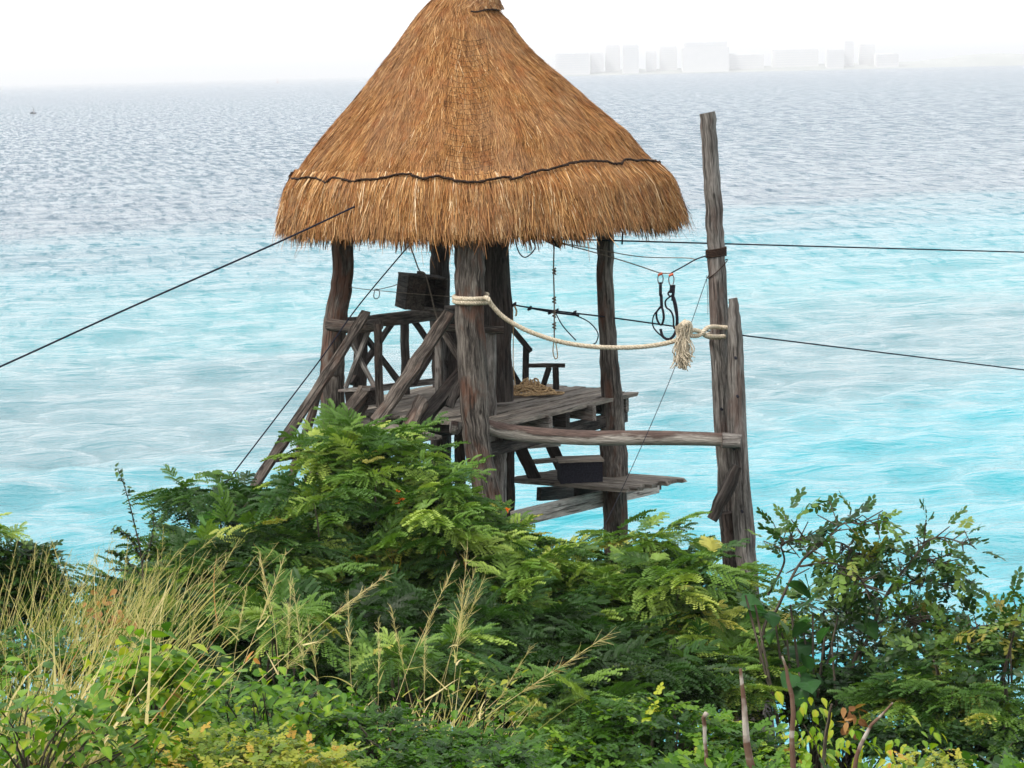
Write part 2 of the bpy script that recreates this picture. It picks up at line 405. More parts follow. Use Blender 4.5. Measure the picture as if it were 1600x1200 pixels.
# ------------------------------------------------------------------ ground: the grassy bank that falls away to the sea
gy = np.array([-40, 0, 8, 14, 18, 20.5, 26, 30, 33, 35.5, 38, 60.]); gz = np.array([13, 12.3, 10.9, 9.75, 8.6, 7.6, 6.2, 5.65, 4.9, 1.5, -2.5, -4.])
def ground_z(x, y):
    x = np.asarray(x, float); y = np.asarray(y, float)
    ysh = y + np.clip(x-3.0, 0, 9)*2.2 + 0.6*np.sin(x*0.9)
    z = np.interp(y, gy, gz)
    z2 = np.interp(ysh, gy, gz)
    z = np.minimum(z, np.where(y > 20, z2, z))
    z = z + 0.12*np.sin(x*1.7+y*0.6)*np.sin(y*1.1-x*0.4) + 0.35*np.clip((-x-1.5)/2, 0, 1)*np.clip((30-y)/10, 0, 1)
    return z
def build_ground():
    xs = np.linspace(-40, 40, 260); ys = np.linspace(-30, 58, 260)
    X, Y = np.meshgrid(xs, ys, indexing='ij'); Z = ground_z(X, Y) + 0.05*np.random.default_rng(1).normal(size=X.shape)
    n = len(ys); i = np.arange(len(xs)-1)[:, None]*n + np.arange(n-1)[None]
    q = np.stack([i, i+n, i+n+1, i+1], -1).reshape(-1, 4)
    k = NT('bank_soil'); tc = k.n('ShaderNodeTexCoord').outputs['Object']
    c = k.ramp(k.noise(tc, 2.5, 6, 0.65), [(0.35, (0.03, 0.035, 0.015, 1)), (0.55, (0.05, 0.06, 0.02, 1)), (0.75, (0.11, 0.09, 0.05, 1))])
    k.bsdf(c, 0.95, k.bump(k.noise(tc, 14, 5), 1.0, 0.05), 0.1)
    mb = MB(); mb.add(np.stack([X, Y, Z], -1), q, smooth=True)
    o = mb.build('ground', k.m, None, (0, 0, 0)); o['kind'] = 'structure'
build_ground()

# ------------------------------------------------------------------ far shore and its tower blocks
FAR = 6000.0
def build_far():
    k = NT('far_land'); tc = k.n('ShaderNodeTexCoord').outputs['Object']
    k.bsdf(k.ramp(k.noise(tc, 0.01, 4), [(0.3, (0.26, 0.28, 0.26, 1)), (0.7, (0.36, 0.37, 0.34, 1))]), 0.9)
    prof = [(845, 6), (870, 12), (905, 10), (960, 9), (1000, 11), (1060, 10), (1140, 12), (1200, 11), (1290, 12), (1340, 12), (1400, 11), (1460, 13), (1500, 18), (1545, 26), (1580, 28), (1620, 24), (1700, 16), (1800, 12)]
    xs = np.array([(a-800)/FPX*FAR for a, b in prof]); zs = np.array([b*0.95 for a, b in prof], float)
    xx = np.linspace(xs[0], xs[-1], 160); zz = np.interp(xx, xs, zs) + np.random.default_rng(5).uniform(0, 3.5, 160)
    rows = []
    for dy, f in ((-90, -0.3), (-60, 0.06), (-20, .55), (60, 1), (300, 1), (600, .4), (900, -.3)):
        rows.append(np.stack([xx, np.full_like(xx, FAR+dy), zz*f], -1))
    V = np.array(rows); n = 160; i = np.arange(6)[:, None]*n + np.arange(n-1)[None]
    mb = MB(); mb.add(V, np.stack([i, i+1, i+n+1, i+n], -1).reshape(-1, 4))
    o = mb.build('far_shore', k.m, None); o['kind'] = 'structure'
    kw = NT('far_concrete'); tc = kw.n('ShaderNodeTexCoord').outputs['Object']
    kw.bsdf(kw.mix(kw.noise(tc, 0.05, 3), (0.58, 0.58, 0.58, 1), (0.70, 0.69, 0.67, 1)), 0.8)
    kg = NT('far_glass'); kg.bsdf((0.56, 0.57, 0.58, 1), 0.5)  # windows nearly as pale as the walls: haze fade painted into the colour
    B = [(867, 921, 84, 'long low pale hotel at the left end of the hazy far shore', 0), (922, 943, 83, 'low pale block just left of the twin towers on the far shore', 0),
         (945, 968, 71, 'left one of the pale twin tower blocks in the haze', 0), (972, 997, 71, 'right one of the pale twin tower blocks in the haze', 0),
         (1009, 1025, 82, 'small narrow pale block right of the twin towers', 0), (1030, 1057, 74, 'pale square block left of the big turreted hotel', 0),
         (1068, 1135, 67, 'biggest pale hotel on the far shore with a central spire and corner turrets', 1), (1136, 1192, 86, 'long low wing right of the big turreted hotel', 2),
         (1206, 1277, 78, 'broad pale hotel with two small roof turrets mid far shore', 3), (1290, 1317, 78, 'low pale block left of the slim tower on the far shore', 0),
         (1318, 1333, 65, 'slim tallest tower toward the right of the far shore', 0), (1342, 1366, 70, 'pale square tower block right of the slim tower', 0),
         (1367, 1402, 85, 'low pale block at the right end of the building row', 0)]
    for i, (a, b, top, lab, kind) in enumerate(B):
        y = FAR - 30 + (i % 3)*25
        pa, pb = P(a, top, y), P(b, top, y); w = pb[0]-pa[0]; H = pa[2]; cx = (pa[0]+pb[0])/2; dp = min(w, 40)
        root = empty('far_building', (cx, y, 0), lab, 'building', 'buildings on the hazy far shore')
        m = MB(); m.box((cx, y, H/2), w, dp, H, seed=i)
        if kind == 1: m.box((cx, y+2, H/2-6+0.5), w*1.08, dp*1.2, H-13)
        o = m.build('wall', kw.m, root)
        m = MB(); m.box((cx, y, H+1.5), w*0.9, dp*0.8, 3)
        if kind == 1:
            m.box((cx-1.5, y, H+5), 9, 9, 10)
            m.tube([(cx-1.5, y, H+10), (cx-1.5, y, H+19)], [5, 0.6], 8)
            for sx in (-1, 1): m.tube([(cx+sx*w*0.47, y, H), (cx+sx*w*0.47, y, H+9)], [4.5, 1.5], 8)
        if kind == 3:
            for sx in (-.35, .15): m.box((cx+sx*w, y, H+4), 8, 9, 8)
        if kind == 2:
            for sx in (-.1, .08): m.box((cx+sx*w, y, H+3), 6, 9, 8)
        m.build('roof', kw.m, root)
        m = MB(); nf = max(2, int(H/5))
        for f in range(nf):
            m.box((cx, y-dp/2-0.25, (f+0.6)*H/nf), w*0.92, 0.5, H/nf*0.4)
        m.build('window_band', kg.m, root)
build_far()

# ------------------------------------------------------------------ haze
def build_haze():
    k = NT('haze_air'); 
    v = k.n('ShaderNodeVolumePrincipled'); v.inputs['Color'].default_value = (0.97, 0.985, 1.0, 1); v.inputs['Density'].default_value = 0.00018
    v.inputs['Anisotropy'].default_value = 0.2
    k.l(v.outputs[0], k.out.inputs['Volume'])
    mb = MB(); mb.box((0, 15000, 60), 70000, 36000, 130)
    o = mb.build('haze', k.m, None); o['kind'] = 'stuff'; o['label'] = 'pale sea haze that fades the far shore'; o['category'] = 'haze'
build_haze()

# ------------------------------------------------------------------ sailing boats far out
M_HULL = plain('dark_hull', (0.03, 0.03, 0.04, 1)); M_SAIL = plain('sail_cloth', (0.5, 0.5, 0.52, 1), 0.8); M_BUOY = plain('red_beacon', (0.35, 0.14, 0.1, 1))
def sailboat(px, py):
    p = Pz(px, py+4, 0.1); Y = p[1]; s = 1.35*Y/FPX       # metres per photograph pixel there
    root = empty('sailing_boat', p, 'small dark hulled sailing boat with a short mast, far out on the left', 'sailing boat')
    m = MB(); L = 7*s; n = 9; V = []
    for i in range(n):
        t = i/(n-1)*2-1; w = 0.9*s*(1-abs(t)**2.2)+0.05; 
        V.append([[t*L/2, -w, 1.4*s+0.3*abs(t)*s], [t*L/2, -w*.5, 0], [t*L/2, w*.5, 0], [t*L/2, w, 1.4*s+0.3*abs(t)*s]])
    V = np.array(V)+p; q = []
    for i in range(n-1):
        for k in range(4): q.append((i*4+k, i*4+(k+1) % 4, i*4+4+(k+1) % 4, i*4+4+k))
    m.add(V.reshape(-1, 3), q); m.build('hull', M_HULL, root)
    m = MB(); m.tube([p+[0, 0, 1*s], p+[0, 0, 8.5*s]], [0.22*s, 0.14*s], 6); m.build('mast', M_HULL, root)
    m = MB(); a = p+np.array([0.1*s, 0, 1.8*s]); b = p+np.array([2.2*s, 0.2*s, 2.0*s]); c = p+np.array([0.1*s, 0, 7.5*s]); h = np.array([0, 0.12*s, 0])
    m.add([a, b, c, a+h, b+h, c+h], [(0, 3, 4, 1), (1, 4, 5, 2), (0, 2, 5, 3)], [(0, 1, 2), (3, 5, 4)]); m.build('sail', M_SAIL, root)
    m = MB(); m.box(p+[-1.0*s, 0, 1.9*s], 2.2*s, 1.0*s, 0.9*s); m.build('cabin', M_HULL, root)
sailboat(52, 174)
def beacon(px, py):
    p = Pz(px, py+4, 0.1); s = p[1]/FPX
    root = empty('sea_beacon', p, 'tiny upright beacon near the horizon left of the thatched roof', 'beacon')
    m = MB(); m.tube([p, p+[0, 0, 2.2*s]], [1.1*s, 0.9*s], 10); m.build('float', M_BUOY, root)
    m = MB(); m.tube([p+[0, 0, 2.2*s], p+[0, 0, 7*s]], [0.6*s, 0.25*s], 8); m.build('mast', M_BUOY, root)
    m = MB(); m.box(p+[0, 0, 7.2*s], 0.9*s, 0.9*s, 0.8*s); m.build('lantern', M_HULL, root)
beacon(434, 126)
# ================================================================== the thatched tower
ZD = 9.95                                         # top of the main deck
cL = Pz(515, 636, ZD); cF = Pz(768, 664, ZD); cR = Pz(985, 613, ZD); cB = cL + cR - cF
base = (cL + cR)/2; base[2] = 5.7
tower = empty('thatched_tower', base, 'weathered timber lookout tower with a shaggy conical thatched roof above the sea', 'tower')
tower['_w'] = [float(x) for x in base]

def post(name, pts, widths, d, mat, parent, seg=16, rough=0.05, seed=1, depths=None, bottom=None, squash=1.0):
    """a log following pixel points at distance d; widths in pixels"""
    pp = np.array([P(x, y, (depths[i] if depths else d)) for i, (x, y) in enumerate(pts)])
    if bottom is not None:
        T = unit(pp[-1]-pp[-2]); k = (bottom-pp[-1][2])/T[2]; pp = np.vstack([pp, pp[-1]+T*k]); widths = list(widths)+[widths[-1]]
    rr = np.array(widths)*0.5*pp[:, 1]/FPX
    L = np.linalg.norm(pp[-1]-pp[0]); n = max(8, int(L/0.16))
    c = curve_pts(np.column_stack([pp, rr]), n)
    g = np.random.default_rng(seed)
    c[1:-1, :3] += g.normal(size=(n-2, 3))*np.array([.006, .006, 0])*0.8
    m = MB(); m.tube(c[:, :3], np.abs(c[:, 3]), seg, rough=rough, seed=seed, squash=squash)
    return m.build(name, mat, parent)

post('corner_post', [(534, 350), (536, 430), (524, 500), (519, 580), (521, 650)], [35, 34, 35, 38, 37], 31.1, M_POST, tower, seed=2, bottom=5.2)
post('corner_post', [(686, 350), (688, 480), (691, 600), (688, 740)], [31, 31, 31, 33], 33.0, M_DARK, tower, seed=3, bottom=4.6)
fp = post('corner_post', [(732, 340), (734, 400), (734, 480), (739, 600), (747, 690), (764, 790)], [52, 48, 47, 46, 42, 42], 29.25, M_POST, tower, seed=4, rough=0.06, bottom=5.4)
post('corner_post', [(947, 345), (945, 450), (953, 560), (958, 640), (958, 740), (961, 830)], [26, 27, 29, 36, 45, 38], 31.7, M_POST, tower, seed=5, rough=0.07, bottom=4.8)
cp = post('centre_post', [(770, 330), (770, 400), (774, 500), (777, 560), (779, 627)], [52, 54, 54, 48, 46], 31.0, M_DARK, tower, seed=6, rough=0.09)
cp['label'] = 'thick dark centre post under the thatch'
# short posts carrying the deck
post('deck_stilt', [(779, 668), (779, 800)], [26, 27], 29.75, M_GREY, tower, seed=7, bottom=5.4)
post('deck_stilt', [(795, 662), (796, 800)], [17, 17], 31.4, M_DARK, tower, seed=8, bottom=5.0)
post('deck_stilt', [(718, 662), (719, 740)], [17, 17], 31.6, M_DARK, tower, seed=9, bottom=5.0)

# ---- main deck
uFR = unit(cR-cF); uFL = unit(cL-cF); SFR = np.linalg.norm(cR-cF); SFL = np.linalg.norm(cL-cF)
deck = MB()
g0 = np.random.default_rng(21)
zz = np.array([0, 0, 1.0])
for v in (0.10, 0.36, 0.64, 0.92):                # joists run from front-left edge ... across the planks
    pass
for u in (0.12, 0.5, 0.86):
    a = cF + uFR*SFR*u - uFL*0.06 - zz*0.14; b = cF + uFR*SFR*u + uFL*(SFL+0.03) - zz*0.14
    deck.board(a, b, 0.07, 0.18, nseg=4, jit=.003, seed=int(u*50))
for v in (0.035, 0.55, 0.97):
    a = cF + uFL*SFL*v - uFR*0.02 - zz*0.305; b = cF + uFL*SFL*v + uFR*(SFR*1.0) - zz*0.305
    deck.board(a, b, 0.09, 0.15, nseg=4, jit=.003, seed=int(v*90)+5)
deck = deck.build('deck', M_DARK, tower)
npl = 17; w = (SFL+0.10)/npl
for i in range(npl):
    v = -0.05 + w*(i+0.5)
    e0 = -0.05 + g0.normal()*0.025; e1 = SFR + 0.06 + g0.normal()*0.03
    if i in (3, 4): e1 += .06
    dz = g0.normal()*0.004
    a = cF + uFL*v + uFR*e0 - zz*(0.022-dz); b = cF + uFL*v + uFR*e1 - zz*(0.022-dz+g0.normal()*0.003)
    m = MB(); m.board(a, b, w-0.014, 0.044, nseg=8, jit=0.003, seed=100+i, tint=0.45+g0.uniform(-.22, .3), ends=.01)
    m.build('plank', M_PLANK, deck)

# ---- long stripped log from the front post to the tall mast
post('cross_log', [(704, 667), (716, 669)], [20, 22], 29.45, M_LOG, tower, seed=30)
post('cross_log', [(757, 664), (800, 675), (900, 684), (1040, 684), (1152, 688)], [22, 26, 24, 23, 22], 29.45, M_LOG, tower, seed=31, rough=0.07, depths=[29.3, 29.4, 29.42, 29.45, 29.5])

# ---- railing of the back-left and front-left sides
rail = post('railing', [(512, 506), (560, 504), (640, 495), (712, 486)], [20, 19, 21, 20], 31, M_RAIL, tower, seed=40, rough=.06, depths=[31.0, 31.35, 32.1, 32.8])
def rpost(name, pts, w, depths, mat=M_RAIL, seed=1, parent=rail):
    return post(name, pts, [w]*len(pts), 31, mat, parent, seg=10, seed=seed, depths=depths, rough=.05)
def rboard(name, a, b, da, db, w, h, mat=M_RAIL, seed=1, parent=rail, side=None, tint=.5, jit=.003):
    m = MB(); m.board(P(*a, da), P(*b, db), w, h, side=side, nseg=6, jit=jit, seed=seed, tint=tint); return m.build(name, mat, parent)
X = np.array([1.0, 0, 0])
rpost('handrail_log', [(514, 507), (548, 511), (592, 508)], 20, [30.8, 30.6, 30.3], M_RAIL, 41)
rpost('handrail_log', [(690, 512), (787, 516)], 12, [29.75, 29.8], M_POST, 42)
rpost('rail_post', [(632, 500), (634, 616)], 14, [32.1, 32.1], M_DARK, 43)
rpost('rail_post', [(589, 506), (594, 636)], 13, [30.3, 30.3], M_RAIL, 44)
rpost('rail_post', [(685, 512), (688, 628)], 15, [29.95, 29.95], M_GREY, 45)
rpost('rail_post', [(767, 520), (767, 648)], 18, [29.9, 29.9], M_GREY, 46)
rpost('rail_post', [(566, 505), (562, 612)], 22, [31.5, 31.5], M_DARK, 47)
rpost('rail_post', [(705, 490), (706, 612)], 22, [32.7, 32.7], M_DARK, 147)
rboard('cross_brace', (612, 506), (548, 600), 31.9, 31.4, .07, .05, M_DARK, 48)
rboard('cross_brace', (566, 520), (626, 600), 31.5, 32.0, .07, .05, M_DARK, 49)
rboard('cross_brace', (646, 500), (702, 580), 32.2, 32.7, .07, .05, M_DARK, 50)
rboard('cross_brace', (702, 506), (646, 600), 32.75, 32.25, .07, .05, M_DARK, 51)
rboard('cross_brace', (695, 520), (722, 565), 29.9, 29.7, .08, .05, M_RAIL, 151)
rboard('cross_brace', (576, 516), (540, 606), 30.5, 30.75, .035, .05, M_GREY, 52)
rboard('cross_brace', (549, 535), (586, 606), 30.75, 30.5, .035, .05, M_GREY, 53)
rboard('bottom_rail', (545, 612), (700, 593), 31.3, 32.8, .05, .08, M_GREY, 54)
rboard('bench_top', (538, 609), (588, 607), 30.75, 30.4, .22, .035, M_GREY, 55)
rboard('bench_side', (550, 622), (588, 620), 30.8, 30.45, .2, .18, M_DARK, 56)
rboard('toe_board', (655, 634), (690, 628), 29.95, 29.95, .12, .03, M_GREY, 57)

# ---- the stair that comes down toward the left front
st = MB(); st.board(P(572, 628, 30.55), P(372, 905, 28.9), .06, .2, side=X, nseg=10, jit=.004, seed=61)
stair = st.build('staircase', M_RAIL, tower)
def hand(a, b, da, db, w, h, mat=M_RAIL, seed=1, tint=.5):
    m = MB(); m.board(P(*a, da), P(*b, db), w, h, side=X, nseg=12, jit=.006, seed=seed, tint=tint, ends=.02); return m.build('handrail', mat, stair)
hand((573, 488), (375, 795), 30.3, 28.9, .10, .085, M_RAIL, 62)
hand((704, 487), (588, 660), 29.55, 28.75, .135, .09, M_RAIL, 63, .6)
hand((736, 560), (702, 634), 29.4, 29.2, .10, .09, M_DARK, 64)
m = MB(); m.board(P(724, 580, 29.6), P(632, 690, 29.0), .15, .12, side=X, nseg=8, jit=.006, seed=65, ends=.03); m.build('stringer', M_DARK, stair)
m = MB(); m.board(P(660, 626, 29.2), P(636, 672, 28.85), .14, .10, side=X, nseg=5, jit=.006, seed=66, tint=.8, ends=.03); m.build('stringer', M_RAIL, stair)
m = MB(); m.board(P(572, 606, 30.5), P(528, 664, 29.9), .14, .10, side=X, nseg=5, jit=.006, seed=67, tint=.7, ends=.03); m.build('stringer', M_RAIL, stair)
post('stair_post', [(500, 600), (480, 670), (455, 745), (440, 800)], [13, 14, 14, 15], 29.9, M_RAIL, stair, seed=68, bottom=5.6)
m = MB(); m.board(P(428, 719, 29.2), P(503, 704, 29.7), .05, .1, side=zz, nseg=4, jit=.003, seed=69); m.build('cross_bar', M_RAIL, stair)
for i in range(9):                                 # treads between the two stringers
    t = (i+0.6)/9.2
    a = P(572, 640, 30.5)*(1-t) + P(372, 905, 28.9)*t; b = P(690, 668, 29.3)*(1-t) + P(480, 940, 27.7)*t
    m = MB(); m.board(a, b, .26, .04, side=unit(np.cross(b-a, zz)), nseg=3, jit=.003, seed=70+i, tint=.5); m.build('tread', M_PLANK, stair)

# ---- rails at the back, where steps lead down to the lower platform
br = MB(); br.board(P(782, 492, 32.7), P(829, 549, 32.5), .06, .075, side=X, nseg=4, jit=.003, seed=80)
back = br.build('sea_side_railing', M_DARK, tower)
for j, (a, b, w_, h_) in enumerate([((822, 540), (821, 606), .06, .08), ((818, 571), (883, 571), .06, .05), ((868, 574), (869, 608), .06, .08), ((858, 574), (846, 610), .05, .07), ((794, 570), (815, 606), .05, .07)]):
    m = MB(); m.board(P(*a, 32.55), P(*b, 32.55), w_, h_, side=np.array([0, 1., 0]), nseg=4, jit=.003, seed=81+j); m.build('rail_board', M_DARK, back)

# ---- lower platform
ZL = 8.95
pA = Pz(786, 748, ZL); pB = Pz(976, 764, ZL); pC = Pz(1071, 747, ZL)
uAB = unit(pB-pA); uBC = unit(pC-pB); LAB = np.linalg.norm(pB-pA); LBC = np.linalg.norm(pC-pB)
lm = MB()
lm.board(P(842, 772, 31.9), P(905, 768, 32.7), .07, .17, nseg=3, seed=90)
lm.board(P(900, 772, 31.6), P(1030, 756, 33.4), .07, .15, nseg=3, seed=91)
low = lm.build('lower_platform', M_DARK, tower)
nb = 8; w = LBC/nb
for i in range(nb):
    q0 = pA + uBC*w*(i+.5); q1 = q0 + uAB*(LAB + 0.05*g0.normal())
    m = MB(); m.board(q0 - zz*.02, q1 - zz*.02, w-.014, .045, side=uBC, nseg=6, jit=.004, seed=110+i, tint=.35+g0.uniform(-.15, .2), ends=.02)
    m.build('plank', M_PLANK, low)
m = MB(); m.board(P(800, 812, 30.2), P(1028, 758, 32.6), .05, .20, side=np.cross(unit(P(1028, 758, 32.6)-P(800, 812, 30.2)), zz), nseg=8, jit=.002, seed=95, tint=.75); m.build('edge_beam', M_PALE, low)
for j, (a, b, da, db) in enumerate([((808, 690), (838, 752), 31.6, 31.6), ((858, 688), (884, 746), 32.4, 32.4)]):
    m = MB(); m.board(P(*a, da), P(*b, db), .15, .06, side=X, nseg=5, jit=.003, seed=120+j); m.build('stringer', M_DARK, low)
for j, (ax, ay, bx) in enumerate([(818, 698, 866), (828, 722, 872)]):
    m = MB(); m.board(P(ax, ay, 31.8), P(bx, ay-4, 32.4), .2, .04, nseg=3, seed=125+j, tint=.7); m.build('step', M_PLANK, low)
m = MB()
q = Pz(905, 752, ZL); m.board(q+[-.25, .0, .13], q+[.27, .05, .13], .36, .26, nseg=1, seed=130)
bs = m.build('step_box', M_STRAP, low); bs['label'] = 'black box step'
m = MB(); m.board(q+[-.27, .0, .275], q+[.29, .05, .275], .42, .022, nseg=1, seed=131, tint=.9); m.build('step_box_lid', M_PLANK, low)
# joist ends that stick out below the deck at the right
for j, (x, y, d) in enumerate([(861, 662, 30.2), (929, 645, 31.0), (980, 632, 32.0)]):
    m = MB(); q = P(x, y, d); m.board(q, q + uFL*0.9, .06, .19, side=np.cross(uFL, zz), nseg=2, jit=.004, seed=140+j, tint=.8); m.build('joist', M_GREY, tower)

# ---- roof ------------------------------------------------------------
prof = np.array([  # pixel row, silhouette left x, right x
    (-28, 712, 742), (-12, 692, 757), (0, 680, 764), (14, 667, 771), (24, 658, 776), (40, 646, 793), (70, 620, 822), (100, 597, 851), (135, 570, 893), (170, 541, 932),
    (215, 500, 986), (240, 480, 1004), (262, 464, 1023), (290, 454, 1038), (315, 448, 1047), (345, 443, 1057), (368, 441, 1064)])
ROOFY = 31.0
prof[6:13, 1] += 5; prof[6:13, 2] -= 10
pl = np.array([P(l, y, ROOFY) for y, l, r in prof]); pr = np.array([P(r, y+ -0.0, ROOFY) for y, l, r in prof])
Pc = (pl+pr)/2; PR = (pr[:, 0]-pl[:, 0])/2
arc = np.concatenate([[0], np.cumsum(np.hypot(np.diff(PR), np.diff(Pc[:, 2])))]); ARC = arc[-1]; arc = arc/ARC
def S(th, t):
    """point of the roof surface; th = direction, t = 0 peak .. 1 eave"""
    te = np.minimum(t, 1)
    cx = np.interp(te, arc, Pc[:, 0]); z = np.interp(te, arc, Pc[:, 2]); R = np.interp(te, arc, PR)
    ex = t - te
    n = 2.0 - 0.42*np.clip((te-0.12)/0.5, 0, 1)
    c, s = np.cos(th), np.sin(th)
    r = R/((np.abs(c)**n + np.abs(s)**n)**(1/n))
    lump = 1 + 0.008*np.sin(th*7+1)*te + 0.006*np.sin(th*13+t*9)
    r = r*lump
    zf = z + 0.06*te*np.exp(-((th+PI/2)/0.5)**2)
    return np.stack([cx + r*c + ex*ARC*0.16*c, ROOFY + 0.86*(r*s) + ex*ARC*0.16*s, zf - ex*ARC*0.98 + 0*th], -1)
def Sn(th, t):
    e = 1e-3; a = S(th+e, t)-S(th-e, t); b = S(th, np.minimum(t, .995)+e)-S(th, np.minimum(t, .995)-e)
    n = unit(np.cross(a, b)); flip = np.sign(n[..., 0]*np.cos(th)+n[..., 1]*np.sin(th)); return n*flip[..., None]
def thatch_mat():
    k = NT('dry_thatch'); g = k.attr('grain').outputs['Vector']; t = k.attr('tint').outputs['Fac']
    c = k.ramp(t, [(0.0, (0.05, 0.022, 0.009, 1)), (0.2, (0.14, 0.054, 0.016, 1)), (0.45, (0.29, 0.13, 0.040, 1)), (0.62, (0.41, 0.205, 0.070, 1)), (0.8, (0.56, 0.34, 0.15, 1)), (1.0, (0.74, 0.56, 0.36, 1))])
    tc = k.n('ShaderNodeTexCoord').outputs['Object']
    p = k.noise(tc, 1.7, 4, 0.6); p2 = k.noise(tc, 5.5, 3, 0.6)
    c = k.mix(k.ramp(p, [(0.42, (0, 0, 0, 1)), (0.66, (.36, .36, .36, 1))]), c, (0.30, 0.185, 0.11, 1))       # greyer weathered swathes
    c = k.mix(k.ramp(p2, [(0.5, (0, 0, 0, 1)), (0.75, (.55, .55, .55, 1))]), c, (0.28, 0.085, 0.022, 1))    # rusty swathes
    b = k.bsdf(c, 0.75, None, 0.15); return k.m
M_TH = thatch_mat()
tt = np.linspace(0, 1, 40); ths = np.linspace(0, 2*PI, 96, endpoint=False)
TH, TT = np.meshgrid(ths, tt)
TT = TT*.955
Vs = S(TH, TT) - Sn(TH, TT)*0.05
i = np.arange(39)[:, None]*96 + np.arange(96)[None]; j = np.arange(39)[:, None]*96 + (np.arange(96)[None]+1) % 96
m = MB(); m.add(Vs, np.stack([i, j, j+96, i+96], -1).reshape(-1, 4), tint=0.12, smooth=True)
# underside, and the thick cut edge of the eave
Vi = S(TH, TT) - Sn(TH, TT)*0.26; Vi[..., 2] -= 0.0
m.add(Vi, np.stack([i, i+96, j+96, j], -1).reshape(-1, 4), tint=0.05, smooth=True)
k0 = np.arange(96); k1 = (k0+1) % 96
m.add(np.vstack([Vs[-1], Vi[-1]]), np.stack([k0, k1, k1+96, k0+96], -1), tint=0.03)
roof = m.build('roof', M_TH, tower)

def strands(N, t_lo, t_hi, len_lo, len_hi, width, lift, tint_mu, tint_sd, seed, off=0.0, offr=0.04, spread=0.06, nseg=2, clump=True, down=0.0):
    g = np.random.default_rng(seed)
    t = []
    # area weighted start positions
    tc = g.uniform(t_lo, t_hi, N*4); R = np.interp(np.minimum(tc, 1), arc, PR); keep = g.uniform(0, R.max(), N*4) < R; t = tc[keep][:N]; N = len(t)
    th = g.uniform(0, 2*PI, N)
    R = np.interp(np.minimum(t, 1), arc, PR)
    ln = g.uniform(len_lo, len_hi, N)
    if t_hi > .9: ln = ln*(1+.10*np.sin(th*7.3+1)+.08*np.sin(th*19+2)+.08*np.sin(th*43)+.07*np.sin(th*97)) - .11*np.exp(-((th-5.55)/.16)**2)
    ln = np.maximum(ln, .06)
    sw = g.normal(size=N)*spread + 0.05*np.sin(th*9+t*5) + 0.05*np.sin(th*31+t*11) + .05*np.sin(th*57-t*23)
    o0 = off + g.uniform(0, 1, N)*offr
    wid = width*g.uniform(.6, 1.4, N)
    ctr = np.zeros((nseg+1, N, 3))
    for s_ in range(nseg+1):
        f = s_/nseg
        tf = t + f*ln/ARC; thf = th + f*ln*sw/np.maximum(R, .25)
        ctr[s_] = S(thf, tf) + Sn(thf, np.minimum(tf, 1))*(o0 + lift*f*g.uniform(.2, 1, N))[:, None]
        ctr[s_, :, 2] -= down*f*f
    d = unit(ctr[-1]-ctr[0]); n = Sn(th, t); sd = unit(np.cross(d, n)); sd = unit(sd + n*g.normal(size=(N, 1))*0.45)
    V = np.zeros((nseg+1, 2, N, 3))
    for s_ in range(nseg+1):
        w_ = wid*(1-0.6*(s_/nseg)**1.5)
        V[s_, 0] = ctr[s_]-sd*w_[:, None]*.5; V[s_, 1] = ctr[s_]+sd*w_[:, None]*.5
    V = V.transpose(2, 0, 1, 3).reshape(N, -1, 3)
    b = np.arange(N)[:, None]*(2*(nseg+1)); Q = []
    for s_ in range(nseg): Q.append(np.concatenate([b+2*s_, b+2*s_+1, b+2*s_+3, b+2*s_+2], 1))
    tint = np.clip(tint_mu + tint_sd*g.normal(size=N) + 0.09*np.sin(th*17+t*6)*np.sin(th*41+t*9) + .07*np.sin(th*63+7*np.sin(t*9)), 0, 1)
    m = MB(); m.add(V.reshape(-1, 3), np.vstack(Q), tint=np.repeat(tint, 2*(nseg+1)))
    return m
o = strands(150000, 0.05, 0.80, .14, .36, .0078, .026, .46, .15, 11, spread=.15).build('thatch', M_TH, roof); o['kind'] = 'stuff'
# lower course below the tied band: longer, paler, ragged
mm = strands(54000, 0.77, 0.90, .22, .40, .0095, .05, .52, .18, 12, off=.03, offr=.06, spread=.10, nseg=3)
mm2 = strands(24000, 0.86, 0.935, .10, .26, .0095, .03, .42, .2, 13, off=-.05, offr=.12, spread=.13, nseg=2)
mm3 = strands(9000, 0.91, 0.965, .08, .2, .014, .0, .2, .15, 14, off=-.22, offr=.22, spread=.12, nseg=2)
mm4 = strands(700, 0.80, 0.93, .30, .50, .009, .12, .45, .25, 16, off=.04, offr=.07, spread=.22, nseg=3)
o = mm4.build('stray_straw', M_TH, roof); o['kind'] = 'stuff'
o = mm.build('eave_fringe', M_TH, roof); o['kind'] = 'stuff'
o = mm2.build('eave_fringe', M_TH, roof); o['kind'] = 'stuff'
o = mm3.build('eave_fringe', M_TH, roof); o['kind'] = 'stuff'
# bundled cap at the peak, tied off to the right
g = np.random.default_rng(15); N = 5200
th = g.uniform(0, 2*PI, N); t = g.uniform(0.0, .085, N)
m = MB()
lob = np.clip(np.cos(th-.3), 0, 1)
a = S(th, t) + Sn(th, t+.02)*(0.02+(.02+.10*lob)*np.sin(t/.1*PI))[:, None]
b_ = S(th+g.normal(size=N)*.5, t+.045) + Sn(th, t+.04)*(0.02+.055*lob+.02*g.uniform(size=N))[:, None]
b_[:, 0] += .03; sd = unit(np.cross(b_-a, Sn(th, t+.02)))*0.007
V = np.stack([a-sd, a+sd, b_+sd*.6, b_-sd*.6], 1); q = np.arange(N)[:, None]*4+np.arange(4)[None]
m.add(V.reshape(-1, 3), q, tint=np.repeat(np.clip(.5+.2*g.normal(size=N), 0, 1), 4))
o = m.build('ridge_cap', M_TH, roof); o['kind'] = 'stuff'
